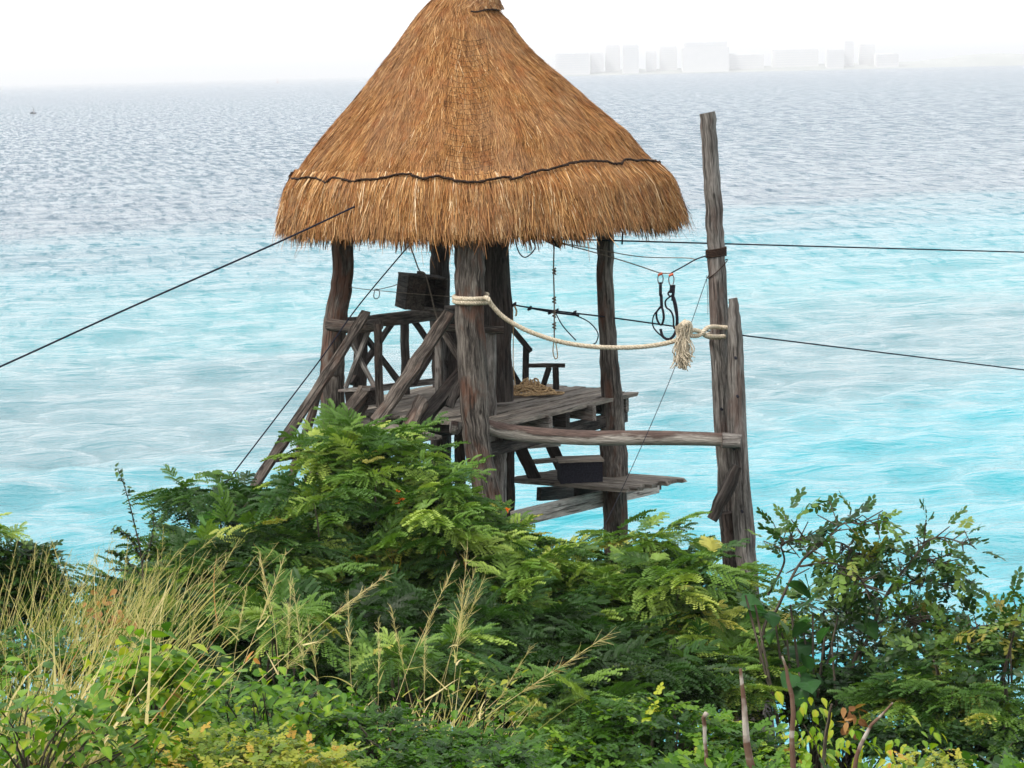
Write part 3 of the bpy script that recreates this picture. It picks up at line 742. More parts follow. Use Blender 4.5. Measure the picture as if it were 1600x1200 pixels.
# the dark band, found on the roof surface under its pixels
GT, GS = np.meshgrid(np.linspace(-PI-.25, .25, 700), np.linspace(.0, 1.0, 420))
GP = proj(S(GT, GS)); Gok = Sn(GT, GS)@(-fw) > -0.25
def on_roof(px, py, off=0.05):
    dd = (GP[..., 0]-px)**2+(GP[..., 1]-py)**2 + np.where(Gok, 0, 1e6); k = np.unravel_index(np.argmin(dd), dd.shape)
    th, t = GT[k], GS[k]; return th, t, S(th, t) + Sn(th, t)*off
band = [(453, 268), (458, 276), (464, 284), (474, 286), (490, 282), (505, 284), (518, 290), (530, 284), (548, 287), (557, 289), (575, 286), (600, 285), (640, 278), (655, 281), (667, 285), (690, 281), (720, 290), (750, 290), (775, 286), (792, 283), (798, 286), (830, 276), (855, 271), (880, 264), (905, 259), (930, 260), (942, 260), (952, 264), (963, 262), (972, 257), (985, 259), (1000, 258), (1022, 260)]
bp = [on_roof(x, y, .10) for x, y in band]
pts = np.array([b[2] for b in bp]); tm = np.mean([b[1] for b in bp])
th0, th1 = bp[-1][0], bp[0][0]+2*PI
tb = np.linspace(th0, th1, 40)[1:-1]
bk = S(tb, tm+0.008*np.sin(tb*11)) + Sn(tb, np.full_like(tb, tm))*0.10
fpts = curve_pts(pts, 200); fpts += np.random.default_rng(2).normal(size=fpts.shape)*.004
m = MB(); m.tube(fpts, .014, 6, rough=.25, seed=3); m.tube(np.vstack([pts[-1:], bk, pts[:1]]), .017, 6)
m.tube(fpts+np.random.default_rng(9).normal(size=fpts.shape)*.006, .009, 5)
M_BAND = rope_mat('dark_fibre_band', (0.012, 0.008, 0.007, 1), (0.05, 0.03, 0.02, 1))
m.build('tie_band', M_BAND, roof)
# tie under the cap
capt = [on_roof(x, y, .085) [2] for x, y in [(733, 25), (742, 26), (752, 24), (762, 20), (770, 21)]]
m = MB(); m.tube(curve_pts(capt, 20), .012, 6); m.build('cap_tie', M_BAND, roof)
# sagging wire net over the front ridge
m = MB()
g = np.random.default_rng(31)
for r_ in range(27):
    y = 62+r_*8.3; f = r_/26; x0 = 727-20-14*f+g.normal()*5; x1 = 738+20+12*f+g.normal()*5
    row = []
    for q in np.linspace(0, 1, 9):
        x = x0+(x1-x0)*q; row.append(on_roof(x, y+7*(1-(2*q-1)**2)*0.9+g.normal()*.8, .055)[2])
    m.tube(curve_pts(row, 22), .0022, 3, cap=False)
for q in np.linspace(0, 1, 6):
    row = []
    for r_ in range(0, 27, 2):
        y = 62+r_*8.3; f = r_/26; x0 = 727-20-14*f; x1 = 738+20+12*f
        row.append(on_roof(x0+(x1-x0)*q+g.normal()*1.3, y+6*(1-(2*q-1)**2), .055)[2])
    m.tube(curve_pts(row, 60), .0014, 3, cap=False)
m.build('wire_net', M_BAND, roof)
# rafters and a ring beam under the thatch
for kx, (x0, y0, d0) in enumerate([(534, 352, 31.1), (732, 345, 29.3), (947, 347, 31.7), (686, 352, 33.0)]):
    a = P(x0, y0, d0); b = Pc[3]+np.array([0, 0, -.25]); b = b.copy(); b[1] = ROOFY
    m = MB(); m.tube([a, b], [.06, .045], 8, seed=kx+1); m.build('rafter', M_DARK, roof)
cs4 = [P(534, 356, 31.1), P(732, 352, 29.3), P(947, 350, 31.7), P(686, 356, 33.0)]
for kx in range(4):
    m = MB(); m.tube([cs4[kx]+zz*.02*kx, cs4[(kx+1) % 4]+zz*.02*kx], .055, 8, seed=kx+9); m.build('ring_beam', M_DARK, roof)

# ================================================================== the tall mast on the right
mb_ = P(1165, 1165, 29.7)
mast = empty('timber_mast', (mb_[0], mb_[1], ground_z(mb_[0], mb_[1])), 'tall weathered grey timber mast right of the thatched tower', 'mast')
mast['_w'] = [float(x) for x in mast.location]
post('pole', [(1105, 176), (1110, 240), (1116, 330), (1119, 400), (1124, 520), (1131, 640), (1138, 760), (1150, 900), (1158, 1000)], [25, 25, 27, 28, 31, 34, 36, 40, 42], 29.9, M_GREY, mast, seed=201, rough=.03, bottom=5.2)
o = post('side_post', [(1145, 466), (1148, 520), (1150, 600), (1156, 740), (1164, 850), (1174, 960), (1186, 1100)], [14, 24, 28, 30, 34, 34, 40], 29.62, M_GREY, mast, seed=202, rough=.08, bottom=5.3)
post('brace_log', [(1152, 728), (1134, 768), (1112, 812)], [16, 24, 18], 29.4, M_DARK, mast, seed=203, rough=.1)
post('log_stub', [(1128, 688), (1158, 690)], [24, 22], 29.4, M_GREY, mast, seed=204, rough=.1)
post('pole', [(1135, 800), (1145, 900)], [20, 26], 29.75, M_DARK, mast, seed=205, rough=.1, bottom=5.2)
for j, (x, y) in enumerate([(1147, 702), (1150, 560), (1128, 640), (1160, 800), (1153, 620)]):   # bolt heads
    q = P(x, y, 29.42 if j != 2 else 29.7); m = MB(); m.tube([q+[0, .08, 0], q], .016, 8); m.build('bolt', M_STRAP, mast)
# dark lashing round the pole
def ring(c, r, rr, mat, name, parent, n=28, turns=1, pitch=0.0, tilt=(0, 0), seg=6):
    a = np.linspace(0, 2*PI*turns, int(n*turns)); m = MB()
    pts = np.stack([c[0]+r*np.cos(a), c[1]+r*np.sin(a), c[2]+pitch*a/(2*PI)+tilt[0]*r*np.cos(a)+tilt[1]*r*np.sin(a)], -1)
    m.tube(pts, rr, seg); return m.build(name, mat, parent)
ring(P(1119, 401, 29.9), .115, .012, M_BAND, 'lashing', mast, turns=5, pitch=.019, tilt=(.12, 0))
ring(P(1121, 420, 29.9), .118, .006, M_BAND, 'lashing', mast, turns=1, pitch=.0, tilt=(.9, 0.1))
# ================================================================== ropes, cables and gear
def twist(path, r, pitch, mat, name, parent=None, n=None, strands_=3, origin=None, build=True, mb=None, seg=6):
    """laid rope: strands wound round one another"""
    path = np.asarray(path, float); L = np.concatenate([[0], np.cumsum(np.linalg.norm(np.diff(path, axis=0), axis=1))])
    n = n or max(12, int(L[-1]/pitch*9)); s_ = np.linspace(0, L[-1], n)
    c = np.stack([np.interp(s_, L, path[:, k]) for k in range(3)], -1)
    T = unit(np.gradient(c, axis=0)); a = np.array([0, 0, 1.0]); N = np.zeros_like(c); N[0] = unit(np.cross(T[0], a) if abs(T[0][2]) < .95 else np.cross(T[0], [1., 0, 0]))
    for i in range(1, n): N[i] = unit(N[i-1]-T[i]*np.dot(N[i-1], T[i]))
    B = np.cross(T, N); m = mb or MB()
    for k in range(strands_):
        ph = 2*PI*s_/pitch + 2*PI*k/strands_
        m.tube(c + (N*np.cos(ph)[:, None]+B*np.sin(ph)[:, None])*r*.52, r*.54, seg, cap=True, goff=k*3)
    return m.build(name, mat, parent, origin) if build else m
def thing_line(name, pts, r, mat, label, cat, n=60, seg=6, twisted=False, group=None):
    c = curve_pts(pts, n)
    if twisted: o = twist(c, r, r*6, mat, name)
    else:
        m = MB(); m.tube(c, r, seg); o = m.build(name, mat)
    return tag(o, label, cat, group)

# thick cream rope from the front post to the mast
root = empty('thick_rope', P(900, 541, 29.3), 'thick cream rope slung from the front post of the thatched tower to the tall mast', 'rope')
def around(cx, cy, d, r, a0, a1, n=40, tilt=0.0, dz=0.0, squash=1.0):
    c = P(cx, cy, d); a = np.linspace(a0, a1, n)
    return np.stack([c[0]+r*np.cos(a), c[1]+r*squash*np.sin(a), c[2]+tilt*np.cos(a)+dz*(a-a0)/(a1-a0)], -1)
fpr = .188
wrap = around(735.5, 467, 29.24, fpr, -0.35, -0.35-2*PI*1.93, 90, 0.0, .0)
wrap[:, 2] += np.linspace(-.038, .045, 90)
twist(wrap, .029, .085, M_ROPE, 'wrap', root)
mid = [wrap[0]+np.array([-.02, 0, .05]), P(762, 466, 29.0), P(768, 476, 29.02), P(786, 495, 29.05), P(812, 511, 29.08), P(840, 523, 29.1), P(880, 535, 29.14), P(930, 542, 29.18), P(980, 543, 29.25), P(1020, 540, 29.3), P(1050, 534, 29.35), P(1072, 526, 29.38)]
twist(curve_pts(mid, 140), .028, .12, M_ROPE, 'span', root)
lp = [P(1072, 524, 29.4), P(1092, 524, 29.45), P(1106, 512, 29.5), P(1122, 511, 29.7), P(1142, 513, 29.75), P(1146, 517, 30.0), P(1140, 520, 30.1), P(1112, 522, 30.1), P(1103, 524, 29.85), P(1112, 527, 29.7), P(1132, 526, 29.68), P(1104, 525, 29.55), P(1098, 520, 29.5), P(1085, 516, 29.42), P(1072, 520, 29.4)]
twist(curve_pts(lp, 150), .027, .08, M_ROPE, 'mast_loop', root)
kn = [P(1064, 530, 29.35), P(1066, 512, 29.3), P(1076, 505, 29.35), P(1078, 520, 29.42), P(1066, 526, 29.4), P(1062, 512, 29.34), P(1072, 502, 29.38)]
twist(curve_pts(kn, 60), .032, .08, M_ROPE, 'knot', root)
m = MB(); g = np.random.default_rng(77)
for i in range(150):
    a = P(1068+g.normal()*4.5, 505+g.uniform(0, 10), 29.33+g.normal()*.03); b = P(1067+g.normal()*5, 545, 29.32+g.normal()*.035); c = P(1066+g.normal()*6.5, 578-g.uniform(0, 26)+g.normal()*2, 29.32+g.normal()*.045)
    m.tube(curve_pts([a, b, c], 7), .0062, 4, cap=False, tint=g.uniform())
m.build('frayed_tassel', M_ROPE, root)

# coil of rope dumped on the deck
g = np.random.default_rng(5); q = Pz(829, 618, ZD); pts = []
for i in range(130):
    a = i*0.62+.4*math.sin(i*.3); rr = (.15+.10*math.sin(i*.171)+.05*g.normal()); hgt = .02+max(0, .19*(1-abs(rr)/.30)) *g.uniform(.3, 1)+ .02*g.uniform()
    pts.append(q+np.array([rr*math.cos(a)*1.2+.06*math.sin(i*.23), rr*math.sin(a)*.9, hgt]))
for e in [(.32, -.1, .02), (.42, .05, .02), (.3, .14, .02), (.2, .2, .02)]: pts.append(q+np.array(e))
tag(twist(curve_pts(pts, 800), .0125, .07, M_TAN, 'rope_coil', n=1300, seg=4), 'tangled heap of tan rope lying on the deck planks', 'rope')
thing_line('hanging_cord', [P(801, 480, 30.9), P(802, 530, 30.9), P(802, 570, 30.9), P(806, 605, 31.0), Pz(812, 618, ZD+.03)], .006, M_TAN, 'thin tan cord running down the centre post to the rope heap', 'cord', twisted=True)
o = thing_line('hanging_cord', [P(804, 478, 30.85), P(807, 486, 30.85), P(806, 494, 30.85)], .011, M_TAN, 'short frayed cord end knotted beside the centre post', 'cord', twisted=True)

# cables
thing_line('zip_cable', [P(554, 323, 28.55), P(436, 378, 28.0), P(200, 482, 27.2), P(0, 573, 26.6), P(-260, 688, 25.8)], .0105, M_BLACK, 'dark cable crossing the lower left thatch and leaving the left edge of the view', 'cable', seg=8)
thing_line('zip_cable', [P(652, 368, 31.2), P(560, 478, 30.2), P(498, 565, 29.7), P(372, 730, 28.4), P(300, 826, 27.7)], .008, M_BLACK, 'thin dark guy cable dropping from the eave past the left post to the bushes', 'cable', seg=8)
thing_line('zip_cable', [P(700, 366, 31.0), P(826, 370, 30.9), P(870, 373, 30.9), P(1100, 380, 31.5), P(1600, 394, 38), P(1900, 402, 42)], .0095, M_BLACK, 'upper dark cable running right from under the eave behind the mast', 'cable', seg=8)
thing_line('zip_cable', [P(790, 473, 31.0), P(830, 481, 31.0), P(945, 495, 31.6), P(1040, 508, 32), P(1160, 524, 33), P(1600, 578, 39), P(1900, 615, 43)], .0095, M_BLACK, 'lower dark cable running right from the centre post behind the thick rope', 'cable', seg=8)
thing_line('slung_cord', [P(868, 378, 30.7), P(930, 389, 30.5), P(1000, 401, 30.3), P(1070, 403, 30.0), P(1086, 405, 29.9)], .006, M_THIN, 'upper of two thin grey cords from the eave to the mast lashing', 'cord')
thing_line('slung_cord', [P(868, 378, 30.6), P(945, 399, 30.4), P(1000, 416, 30.2), P(1030, 426, 30.0), P(1048, 427, 29.95)], .007, M_THIN, 'lower of two thin grey cords, sagging to the hanging harnesses', 'cord')
thing_line('slung_cord', [P(1048, 427, 29.95), P(1070, 415, 29.9), P(1088, 405, 29.85), P(1106, 399, 29.8)], .009, M_STRAP, 'short black strap tied from the harnesses to the mast lashing', 'strap')
thing_line('guy_line', [P(1104, 436, 29.7), P(1060, 560, 29.3), P(1010, 680, 28.6), P(940, 830, 27.8), P(903, 880, 27.4)], .0042, M_STRAP, 'very thin line slanting from the mast down to the bushes', 'line')
thing_line('slung_cord', [P(540, 448, 31.0), P(590, 454, 31.1), P(700, 463, 31.3), P(764, 466, 30.95)], .0045, M_THIN, 'thin wire from the left post past the crate to the centre post', 'wire')
thing_line('slung_cord', [P(588, 453, 30.6), P(610, 448, 31.0), P(622, 444, 31.3)], .005, M_THIN, 'short thin cord tying the small ring to the crate', 'cord')
c = curve_pts([P(585, 455, 30.55), P(584, 463, 30.55), P(587, 467, 30.55), P(592, 464, 30.55), P(593, 456, 30.55), P(590, 452, 30.55), P(586, 452, 30.55), P(585, 455, 30.55)], 26)
m = MB(); m.tube(c, .006, 6); tag(m.build('carabiner', M_STEEL), 'small steel ring hanging on the guy cable left of the crate', 'carabiner')
thing_line('rope_loop', [P(806, 368, 30.9), P(806, 380, 30.9), P(812, 396, 30.9), P(821, 402, 30.9), P(832, 394, 30.9), P(836, 384, 30.9), P(828, 370, 30.9)], .008, M_BLACK, 'dark cable loop dangling under the eave right of the centre post', 'cable', twisted=True)
root = empty('knotted_cord', P(866, 378, 30.7), 'long knotted cord hanging under the eave ending in a loop', 'cord')
twist(curve_pts([P(866, 376, 30.7), P(865, 420, 30.7), P(866, 470, 30.7), P(866, 530, 30.7)], 60), .009, .05, M_THIN, 'cord', root)
twist(curve_pts([P(866, 530, 30.7), P(864, 548, 30.7), P(867, 560, 30.7), P(871, 558, 30.7), P(870, 545, 30.7), P(867, 530, 30.7)], 30), .007, .05, M_TAN, 'loop', root)
for y in (378, 425, 470, 492, 510):
    m = MB(); c = P(866, y, 30.7); a = np.linspace(0, 4*PI, 26); m.tube(np.stack([c[0]+.018*np.cos(a), c[1]+.018*np.sin(a), c[2]+.006*a-.03], -1), .01, 5); m.build('knot', M_THIN if y > 400 else M_STRAP, root)
root = empty('cable_clamp', P(872, 376, 30.75), 'dark clump of pulley and knots on the cable at the eave', 'pulley')
m = MB(); m.tube([P(850, 371, 30.8), P(878, 381, 30.75)], [.03, .045], 8, rough=.3, seed=4); m.build('pulley_body', M_STRAP, root)
m = MB(); c = P(872, 377, 30.75); a = np.linspace(0, 6*PI, 40); m.tube(np.stack([c[0]+.004*a-.03, c[1]+.045*np.cos(a), c[2]+.045*np.sin(a)], -1), .012, 5); m.build('binding', M_THIN, root)
root = empty('cord_bundle', P(865, 487, 30.95), 'black cord tied along the lower cable with loose drooping ends', 'cord')
for k, pp in enumerate([[(828, 481), (865, 488), (905, 493)], [(868, 489), (880, 510), (900, 532)], [(893, 490), (920, 503), (934, 520), (932, 534), (927, 538)]]):
    m = MB(); m.tube(curve_pts([P(x, y, 30.95) for x, y in pp], 24), [.013, .008, .008][k], 6); m.build('cord_end', M_BLACK, root)
for x, y in ((828, 482), (860, 488), (870, 486), (898, 489), (804, 476)):
    m = MB(); c = P(x, y, 30.95); m.tube([c-[.03, 0, 0.02], c, c+[.02, 0, .03]], [.012, .026, .008], 6); m.build('knot', M_STRAP, root)
m = MB(); m.tube([P(973, 362, 31.5), P(972, 382, 31.5)], .01, 6); tag(m.build('cord_stub', M_BLACK), 'short dark cord end hanging below the thatch right of the right post', 'cord')
m = MB(); m.tube(curve_pts([P(1104, 430, 29.8), P(1106, 470, 29.8), P(1106, 492, 29.8)], 10), .003, 4)
tag(m.build('loose_thread', M_STRAP), 'loose thread hanging along the upper mast below the lashing', 'cord')

# two climbing harnesses hung by snap hooks
def harness(label, hook, loops, straps, d):
    root = empty('climbing_harness', P(*hook, d), label, 'harness', 'black harnesses hanging from the cord')
    x, y = hook; c = curve_pts([P(x, y-2, d), P(x-4, y+5, d), P(x-3, y+14, d), P(x, y+17, d), P(x+3, y+14, d), P(x+4, y+5, d), P(x, y-2, d)], 24)
    m = MB(); m.tube(c, .0075, 6); m.build('carabiner', M_STEEL, root)
    m = MB(); m.tube([P(x-4, y+2, d), P(x+3, y-1, d)], .016, 6); m.build('hook_gate', M_ORANGE, root)
    for k, pp in enumerate(loops):
        m = MB(); c = curve_pts([P(a, b, d+dd) for a, b, dd in pp], 40); m.tube(c, .017, 6, squash=.5); m.build('webbing_loop', M_STRAP, root)
    for pp in straps:
        m = MB(); m.board(P(*pp[0], d), P(*pp[1], d), .035, .012, side=X, nseg=3); m.build('strap', M_STRAP, root)
harness('left one of two black harnesses hanging between tower and mast', (1032, 428),
        [[(1033, 478, 0), (1026, 488, .05), (1027, 500, .06), (1033, 508, 0), (1037, 498, -.05), (1036, 486, -.04), (1033, 478, 0)],
         [(1033, 480, 0), (1022, 492, 0), (1020, 508, .03), (1028, 520, .02), (1042, 529, 0), (1052, 524, 0), (1058, 508, 0)]],
        [((1032, 441), (1032, 462)), ((1033, 460), (1034, 482))], 29.95)
harness('right one of two black harnesses hanging between tower and mast', (1049, 429),
        [[(1049, 462, 0), (1040, 470, .04), (1041, 480, .05), (1048, 486, 0), (1052, 496, 0), (1053, 512, 0), (1058, 508, .03), (1057, 484, 0), (1053, 466, 0), (1049, 462, 0)],
         [(1051, 462, 0), (1055, 480, .05), (1058, 500, .05), (1055, 520, 0), (1046, 530, -.04), (1036, 526, -.03), (1032, 514, 0)],
         [(1049, 452, 0), (1044, 458, .02), (1047, 463, 0), (1052, 458, 0), (1049, 452, 0)]],
        [((1049, 445), (1048, 458)), ((1053, 445), (1051, 470))], 29.9)

# wooden crate perched on the back rail, hung by a cord
def crate():
    c0 = P(658, 457, 31.55); root = empty('wooden_crate', P(660, 482, 31.6), 'dark open wooden crate tilted on the back rail under the eave', 'crate')
    ry = math.radians(8); rz = math.radians(24)
    Rm = np.array(Matrix.Rotation(ry, 3, 'Y') @ Matrix.Rotation(rz, 3, 'Z'))
    W, D, H = .50, .34, .42
    def panel(name, c, sx, sy, sz, mat=M_DARK, tint=.5, seed=0):
        m = MB(); m.box(c0+Rm@np.array(c), sx, sy, sz, Rm, tint, seed); m.build(name, mat, root)
    panel('side_panel', (-W/2, 0, 0), .02, D, H, M_RAIL, .1, 1); panel('side_panel', (W/2, 0, 0), .02, D, H, tint=.5, seed=2)
    panel('back_panel', (0, D/2-.01, 0), W-.024, .018, H-.01, tint=.35, seed=3)
    panel('base_board', (0, 0, -H/2+.012), W-.022, D-.024, .022, M_RAIL, .6, 4); panel('top_board', (0, 0, H/2-.004), W+.03, D+.01, .022, M_RAIL, .25, 5)
    panel('front_board', (-W*.26, -D/2+.008, -.01), W*.46, .018, H-.03, M_RAIL, .15, 6)
    panel('front_rail', (W*.24, -D/2+.006, -H/2+.035), W*.5, .02, .03, M_GREY, .5, 7)
    panel('lid_cleat', (-.03, 0, H/2+.03), .03, D*.6, .03, M_RAIL, .5, 8)
crate()
thing_line('hanging_cord', [P(634, 368, 31.4), P(645, 395, 31.4), P(655, 422, 31.3), P(664, 428, 31.25), P(672, 455, 31.2), P(680, 488, 31.3), P(688, 512, 31.3)], .009, M_THIN, 'grey cord from the eave down over the front of the tilted crate', 'cord', twisted=True)
# ================================================================== vegetation
def leaf_mat(name, stops, trans=0.35, rough=0.45):
    k = NT(name); t = k.attr('tint').outputs['Fac']
    c = k.ramp(t, stops); tc = k.n('ShaderNodeTexCoord').outputs['Object']
    c = k.mix(k.math('MULTIPLY', k.noise(tc, 9, 3), 0.55), c, k.mix(0.5, c, (0.02, 0.035, 0.01, 1)))
    p = k.n('ShaderNodeBsdfPrincipled'); k.l(c, p.inputs['Base Color']); p.inputs['Roughness'].default_value = rough; p.inputs['Specular IOR Level'].default_value = 0.22
    tr = k.n('ShaderNodeBsdfTranslucent'); k.l(k.mix(1.0, c, (1.3, 1.45, .6, 1), 'MULTIPLY'), tr.inputs[0])
    mx = k.n('ShaderNodeMixShader'); mx.inputs[0].default_value = trans; k.l(p.outputs[0], mx.inputs[1]); k.l(tr.outputs[0], mx.inputs[2]); k.l(mx.outputs[0], k.out.inputs[0])
    return k.m
M_FERN = leaf_mat('feathery_leaf', [(0, (0.012, 0.028, 0.006, 1)), (.35, (0.028, 0.085, 0.013, 1)), (.65, (0.12, 0.225, 0.03, 1)), (.88, (0.35, 0.45, 0.09, 1)), (1, (.38, .36, .07, 1))], .25, .5)
M_OVAL = leaf_mat('oval_leaf', [(0, (0.009, 0.024, 0.010, 1)), (.5, (0.032, 0.085, 0.016, 1)), (.85, (0.13, 0.22, 0.035, 1)), (1, (.28, .24, .05, 1))], .25, .4)
M_VINE = leaf_mat('vine_leaf', [(0, (0.018, 0.055, 0.010, 1)), (.4, (0.065, 0.17, 0.012, 1)), (.72, (0.20, 0.34, 0.02, 1)), (.93, (.42, .44, .03, 1)), (1, (.48, .20, .03, 1))])
M_LIME = leaf_mat('yellow_green_leaf', [(0, (0.05, 0.10, 0.02, 1)), (.4, (0.16, 0.24, 0.03, 1)), (.8, (0.38, 0.38, 0.045, 1)), (1, (.5, .3, .05, 1))])
M_BROAD = leaf_mat('broad_leaf', [(0, (0.015, 0.05, 0.018, 1)), (.6, (0.045, 0.14, 0.035, 1)), (1, (.13, .28, .05, 1))], .4, .35)
M_GRASS = leaf_mat('grass_blade', [(0, (0.04, 0.085, 0.015, 1)), (.3, (0.14, 0.20, 0.04, 1)), (.55, (.52, .45, .17, 1)), (.85, (.80, .66, .38, 1)), (1, (.42, .19, .07, 1))], .3, .6)
M_BARK = wood('shrub_bark', (0.03, 0.025, 0.018, 1), (0.09, 0.075, 0.055, 1), (0.2, 0.17, 0.13, 1), (0.1, 0.05, 0.03, 1), .3)
M_FLOWER = leaf_mat('orange_petal', [(0, (.75, .10, .015, 1)), (1, (.85, .25, .03, 1))], .3)
M_DRY = leaf_mat('dead_leaf', [(0, (.20, .08, .03, 1)), (1, (.5, .27, .10, 1))], .3, .7)

def tmpl_bipinnate(seed):
    """frond: pairs of pinnae, each a close double row of leaflets"""
    g = np.random.default_rng(seed); V = []; Q = []
    def leaflet(b, d, n, l, w):
        s = np.cross(d, n); k = len(V); V.extend([b, b+d*l*.5+s*w*.5, b+d*l, b+d*l*.5-s*w*.5]); Q.append((k, k+1, k+2, k+3))
    npair = 3+seed % 3
    ax = [(t, 0, -.30*t*t) for t in np.linspace(0, 1, 9)]
    for i in range(npair*2+1):
        side = 1 if i % 2 else -1; t = 0.22+0.78*(i//2)/npair
        if i == npair*2: side = 0; t = 1.0
        b = np.array([t, 0, -.30*t*t]); az = side*math.radians(52+g.normal()*7)*(1-.35*t); ln = .50*(1-.25*abs(t-.5))
        droop = .30+g.uniform(0, .25)
        nl = 8
        for j in range(nl):
            u = (j+.6)/nl; r = ln*u
            p = b+np.array([math.cos(az)*r, math.sin(az)*r, .10*r-droop*r*r/ln])
            tng = unit([math.cos(az), math.sin(az), .10-2*droop*u]); sd = unit(np.cross([0, 0, 1.0], tng)); nn = np.cross(tng, sd)
            for sgn in (-1, 1):
                d = unit(sd*sgn*.85+tng*.42+nn*(.62+g.normal()*.15)); n = unit(nn-d*np.dot(nn, d)+0*sd)
                leaflet(p, d, n, .125*(1-.3*abs(u-.45))*g.uniform(.85, 1.1), .085)
    return np.array(V, float), np.array(Q)
def tmpl_pinnate(seed, pairs=6, l=.30, w=.17):
    g = np.random.default_rng(seed); V = []; Q = []
    for i in range(pairs*2+1):
        side = 1 if i % 2 else -1; t = .25+.75*(i//2)/pairs
        if i == pairs*2: side = 0; t = 1
        p = np.array([t, 0, -.25*t*t]); az = side*math.radians(62)*(1-.2*t)+g.normal()*.12; ln = l*g.uniform(.8, 1.1)
        d = unit([math.cos(az), math.sin(az), -.25+g.normal()*.25]); s = unit(np.cross(d, [0, 0, 1.0])+np.array([0, 0, g.normal()*.25])); n = np.cross(s, d)
        k = len(V); V.extend([p, p+d*ln*.3+s*ln*w/l*.45+n*.01, p+d*ln*.75+s*ln*w/l*.4, p+d*ln, p+d*ln*.75-s*ln*w/l*.4, p+d*ln*.3-s*ln*w/l*.45+n*.01])
        Q.append((k, k+1, k+2, k+3)); Q.append((k, k+3, k+4, k+5))
    return np.array(V, float), np.array(Q)
def tmpl_leaf(w=.62, fold=.16, curl=.22, lobed=False):
    """a single ovate leaf, length 1, folded along its midrib"""
    xs = np.array([0, .16, .42, .72, 1.0]); hw = np.array([0.03, .40, .50, .28, 0.0])*w
    if lobed: xs = np.array([0, -.08, -.04, .12, .32, .52, .70, .84, .93, 1.0]); hw = np.array([.02, .22, .42, .56, .585, .50, .35, .19, .08, 0])*w*1.1
    V = []; Q = []
    for x, h in zip(xs, hw):
        z = -curl*x*x; wv = .035*math.sin(x*17)*h if lobed else 0; V += [[x, -h, z+fold*h+wv], [max(x, 0), 0, z], [x, h, z+fold*h-wv]]
    for i in range(len(xs)-1):
        a = i*3; Q += [(a, a+1, a+4, a+3), (a+1, a+2, a+5, a+4)]
    return np.array(V, float), np.array(Q)
FERN = [tmpl_bipinnate(i) for i in range(7)]
PINN = [tmpl_pinnate(i) for i in range(4)]
LEAF = tmpl_leaf(); HEART = tmpl_leaf(.85, .12, .25, True)
SPRIG = [tmpl_pinnate(i+9, 4, .34, .24) for i in range(3)]

def frames(D, roll=None, upv=np.array([0, 0, 1.0])):
    """rotation matrices with x along D and z roughly up"""
    D = unit(D); Y = unit(np.cross(upv, D)+1e-6); Z = np.cross(D, Y)
    if roll is not None:
        c, s = np.cos(roll)[:, None], np.sin(roll)[:, None]; Y, Z = Y*c+Z*s, Z*c-Y*s
    return np.stack([D, Y, Z], -1)
def scatter(m, tmpls, pos, D, size, tint, g, rollsd=.3, tvar=.06):
    N = len(pos); which = g.integers(0, len(tmpls), N); F = frames(D, g.normal(size=N)*rollsd)
    size = np.broadcast_to(size, (N,)); tint = np.broadcast_to(tint, (N,))
    for k, (tv, tq) in enumerate(tmpls):
        s = which == k; n = s.sum()
        if not n: continue
        V = np.einsum('nij,vj->nvi', F[s], tv)*size[s][:, None, None]+pos[s][:, None]
        Q = (tq[None]+(np.arange(n)*len(tv))[:, None, None]).reshape(-1, 4)
        fc = len(tv)
        tn = np.clip(tint[s][:, None]+g.normal(size=(n, fc//(fc//4 if fc % 4 == 0 else 1) if False else 1))*tvar+np.zeros((n, fc)), 0, 1)
        m.add(V.reshape(-1, 3), Q, tint=tn.ravel())
def rand_dirs(g, N, el_mu=.25, el_sd=.4):
    az = g.uniform(0, 2*PI, N); el = el_mu+g.normal(size=N)*el_sd; return np.stack([np.cos(az)*np.cos(el), np.sin(az)*np.cos(el), np.sin(el)], -1)

def stems(m, base, tips, r0_, g, wob=.12, fork=.45, seg=6):
    """stems from the base that fork out to the clumps"""
    base = np.asarray(base, float); tips = np.asarray(tips)
    for i, t in enumerate(tips):
        b = base + g.normal(size=3)*np.array([.12, .12, 0]); v = t-b; L = np.linalg.norm(v)
        p1 = b+v*.35+np.array([-v[0]*.12, -v[1]*.12, L*.10])+g.normal(size=3)*wob*.5; p2 = b+v*.7+np.array([0, 0, L*.05])+g.normal(size=3)*wob*.6
        m.tube(curve_pts([b, p1, p2, t], 12), np.linspace(r0_*g.uniform(.6, 1), r0_*.22, 12), seg, rough=.04, seed=i)

def profile_clumps(g, prof, bottom, n, d0, d1, edge=26, ddep=.5, edge_off=12):
    """clump centres below a crown outline, the top ones nearly on it"""
    xs = np.array([p[0] for p in prof], float); ys = np.array([p[1] for p in prof], float); out = []
    for _ in range(n):
        x = g.uniform(xs[0], xs[-1]); top = np.interp(x, xs, ys)+edge_off; bot = np.interp(x, [xs[0], xs[-1]], bottom) if np.ndim(bottom) else bottom
        u = g.uniform()**.9; y = top+(max(bot-top, 5))*u
        out.append(P(x, y, d0+(d1-d0)*u+g.normal()*ddep))
    for x in np.arange(xs[0]+edge*.4, xs[-1], edge):
        x = x+g.normal()*4; out.append(P(x, np.interp(x, xs, ys)+edge_off+g.uniform(0, 8), d0+g.normal()*ddep*.5))
    return np.array(out)

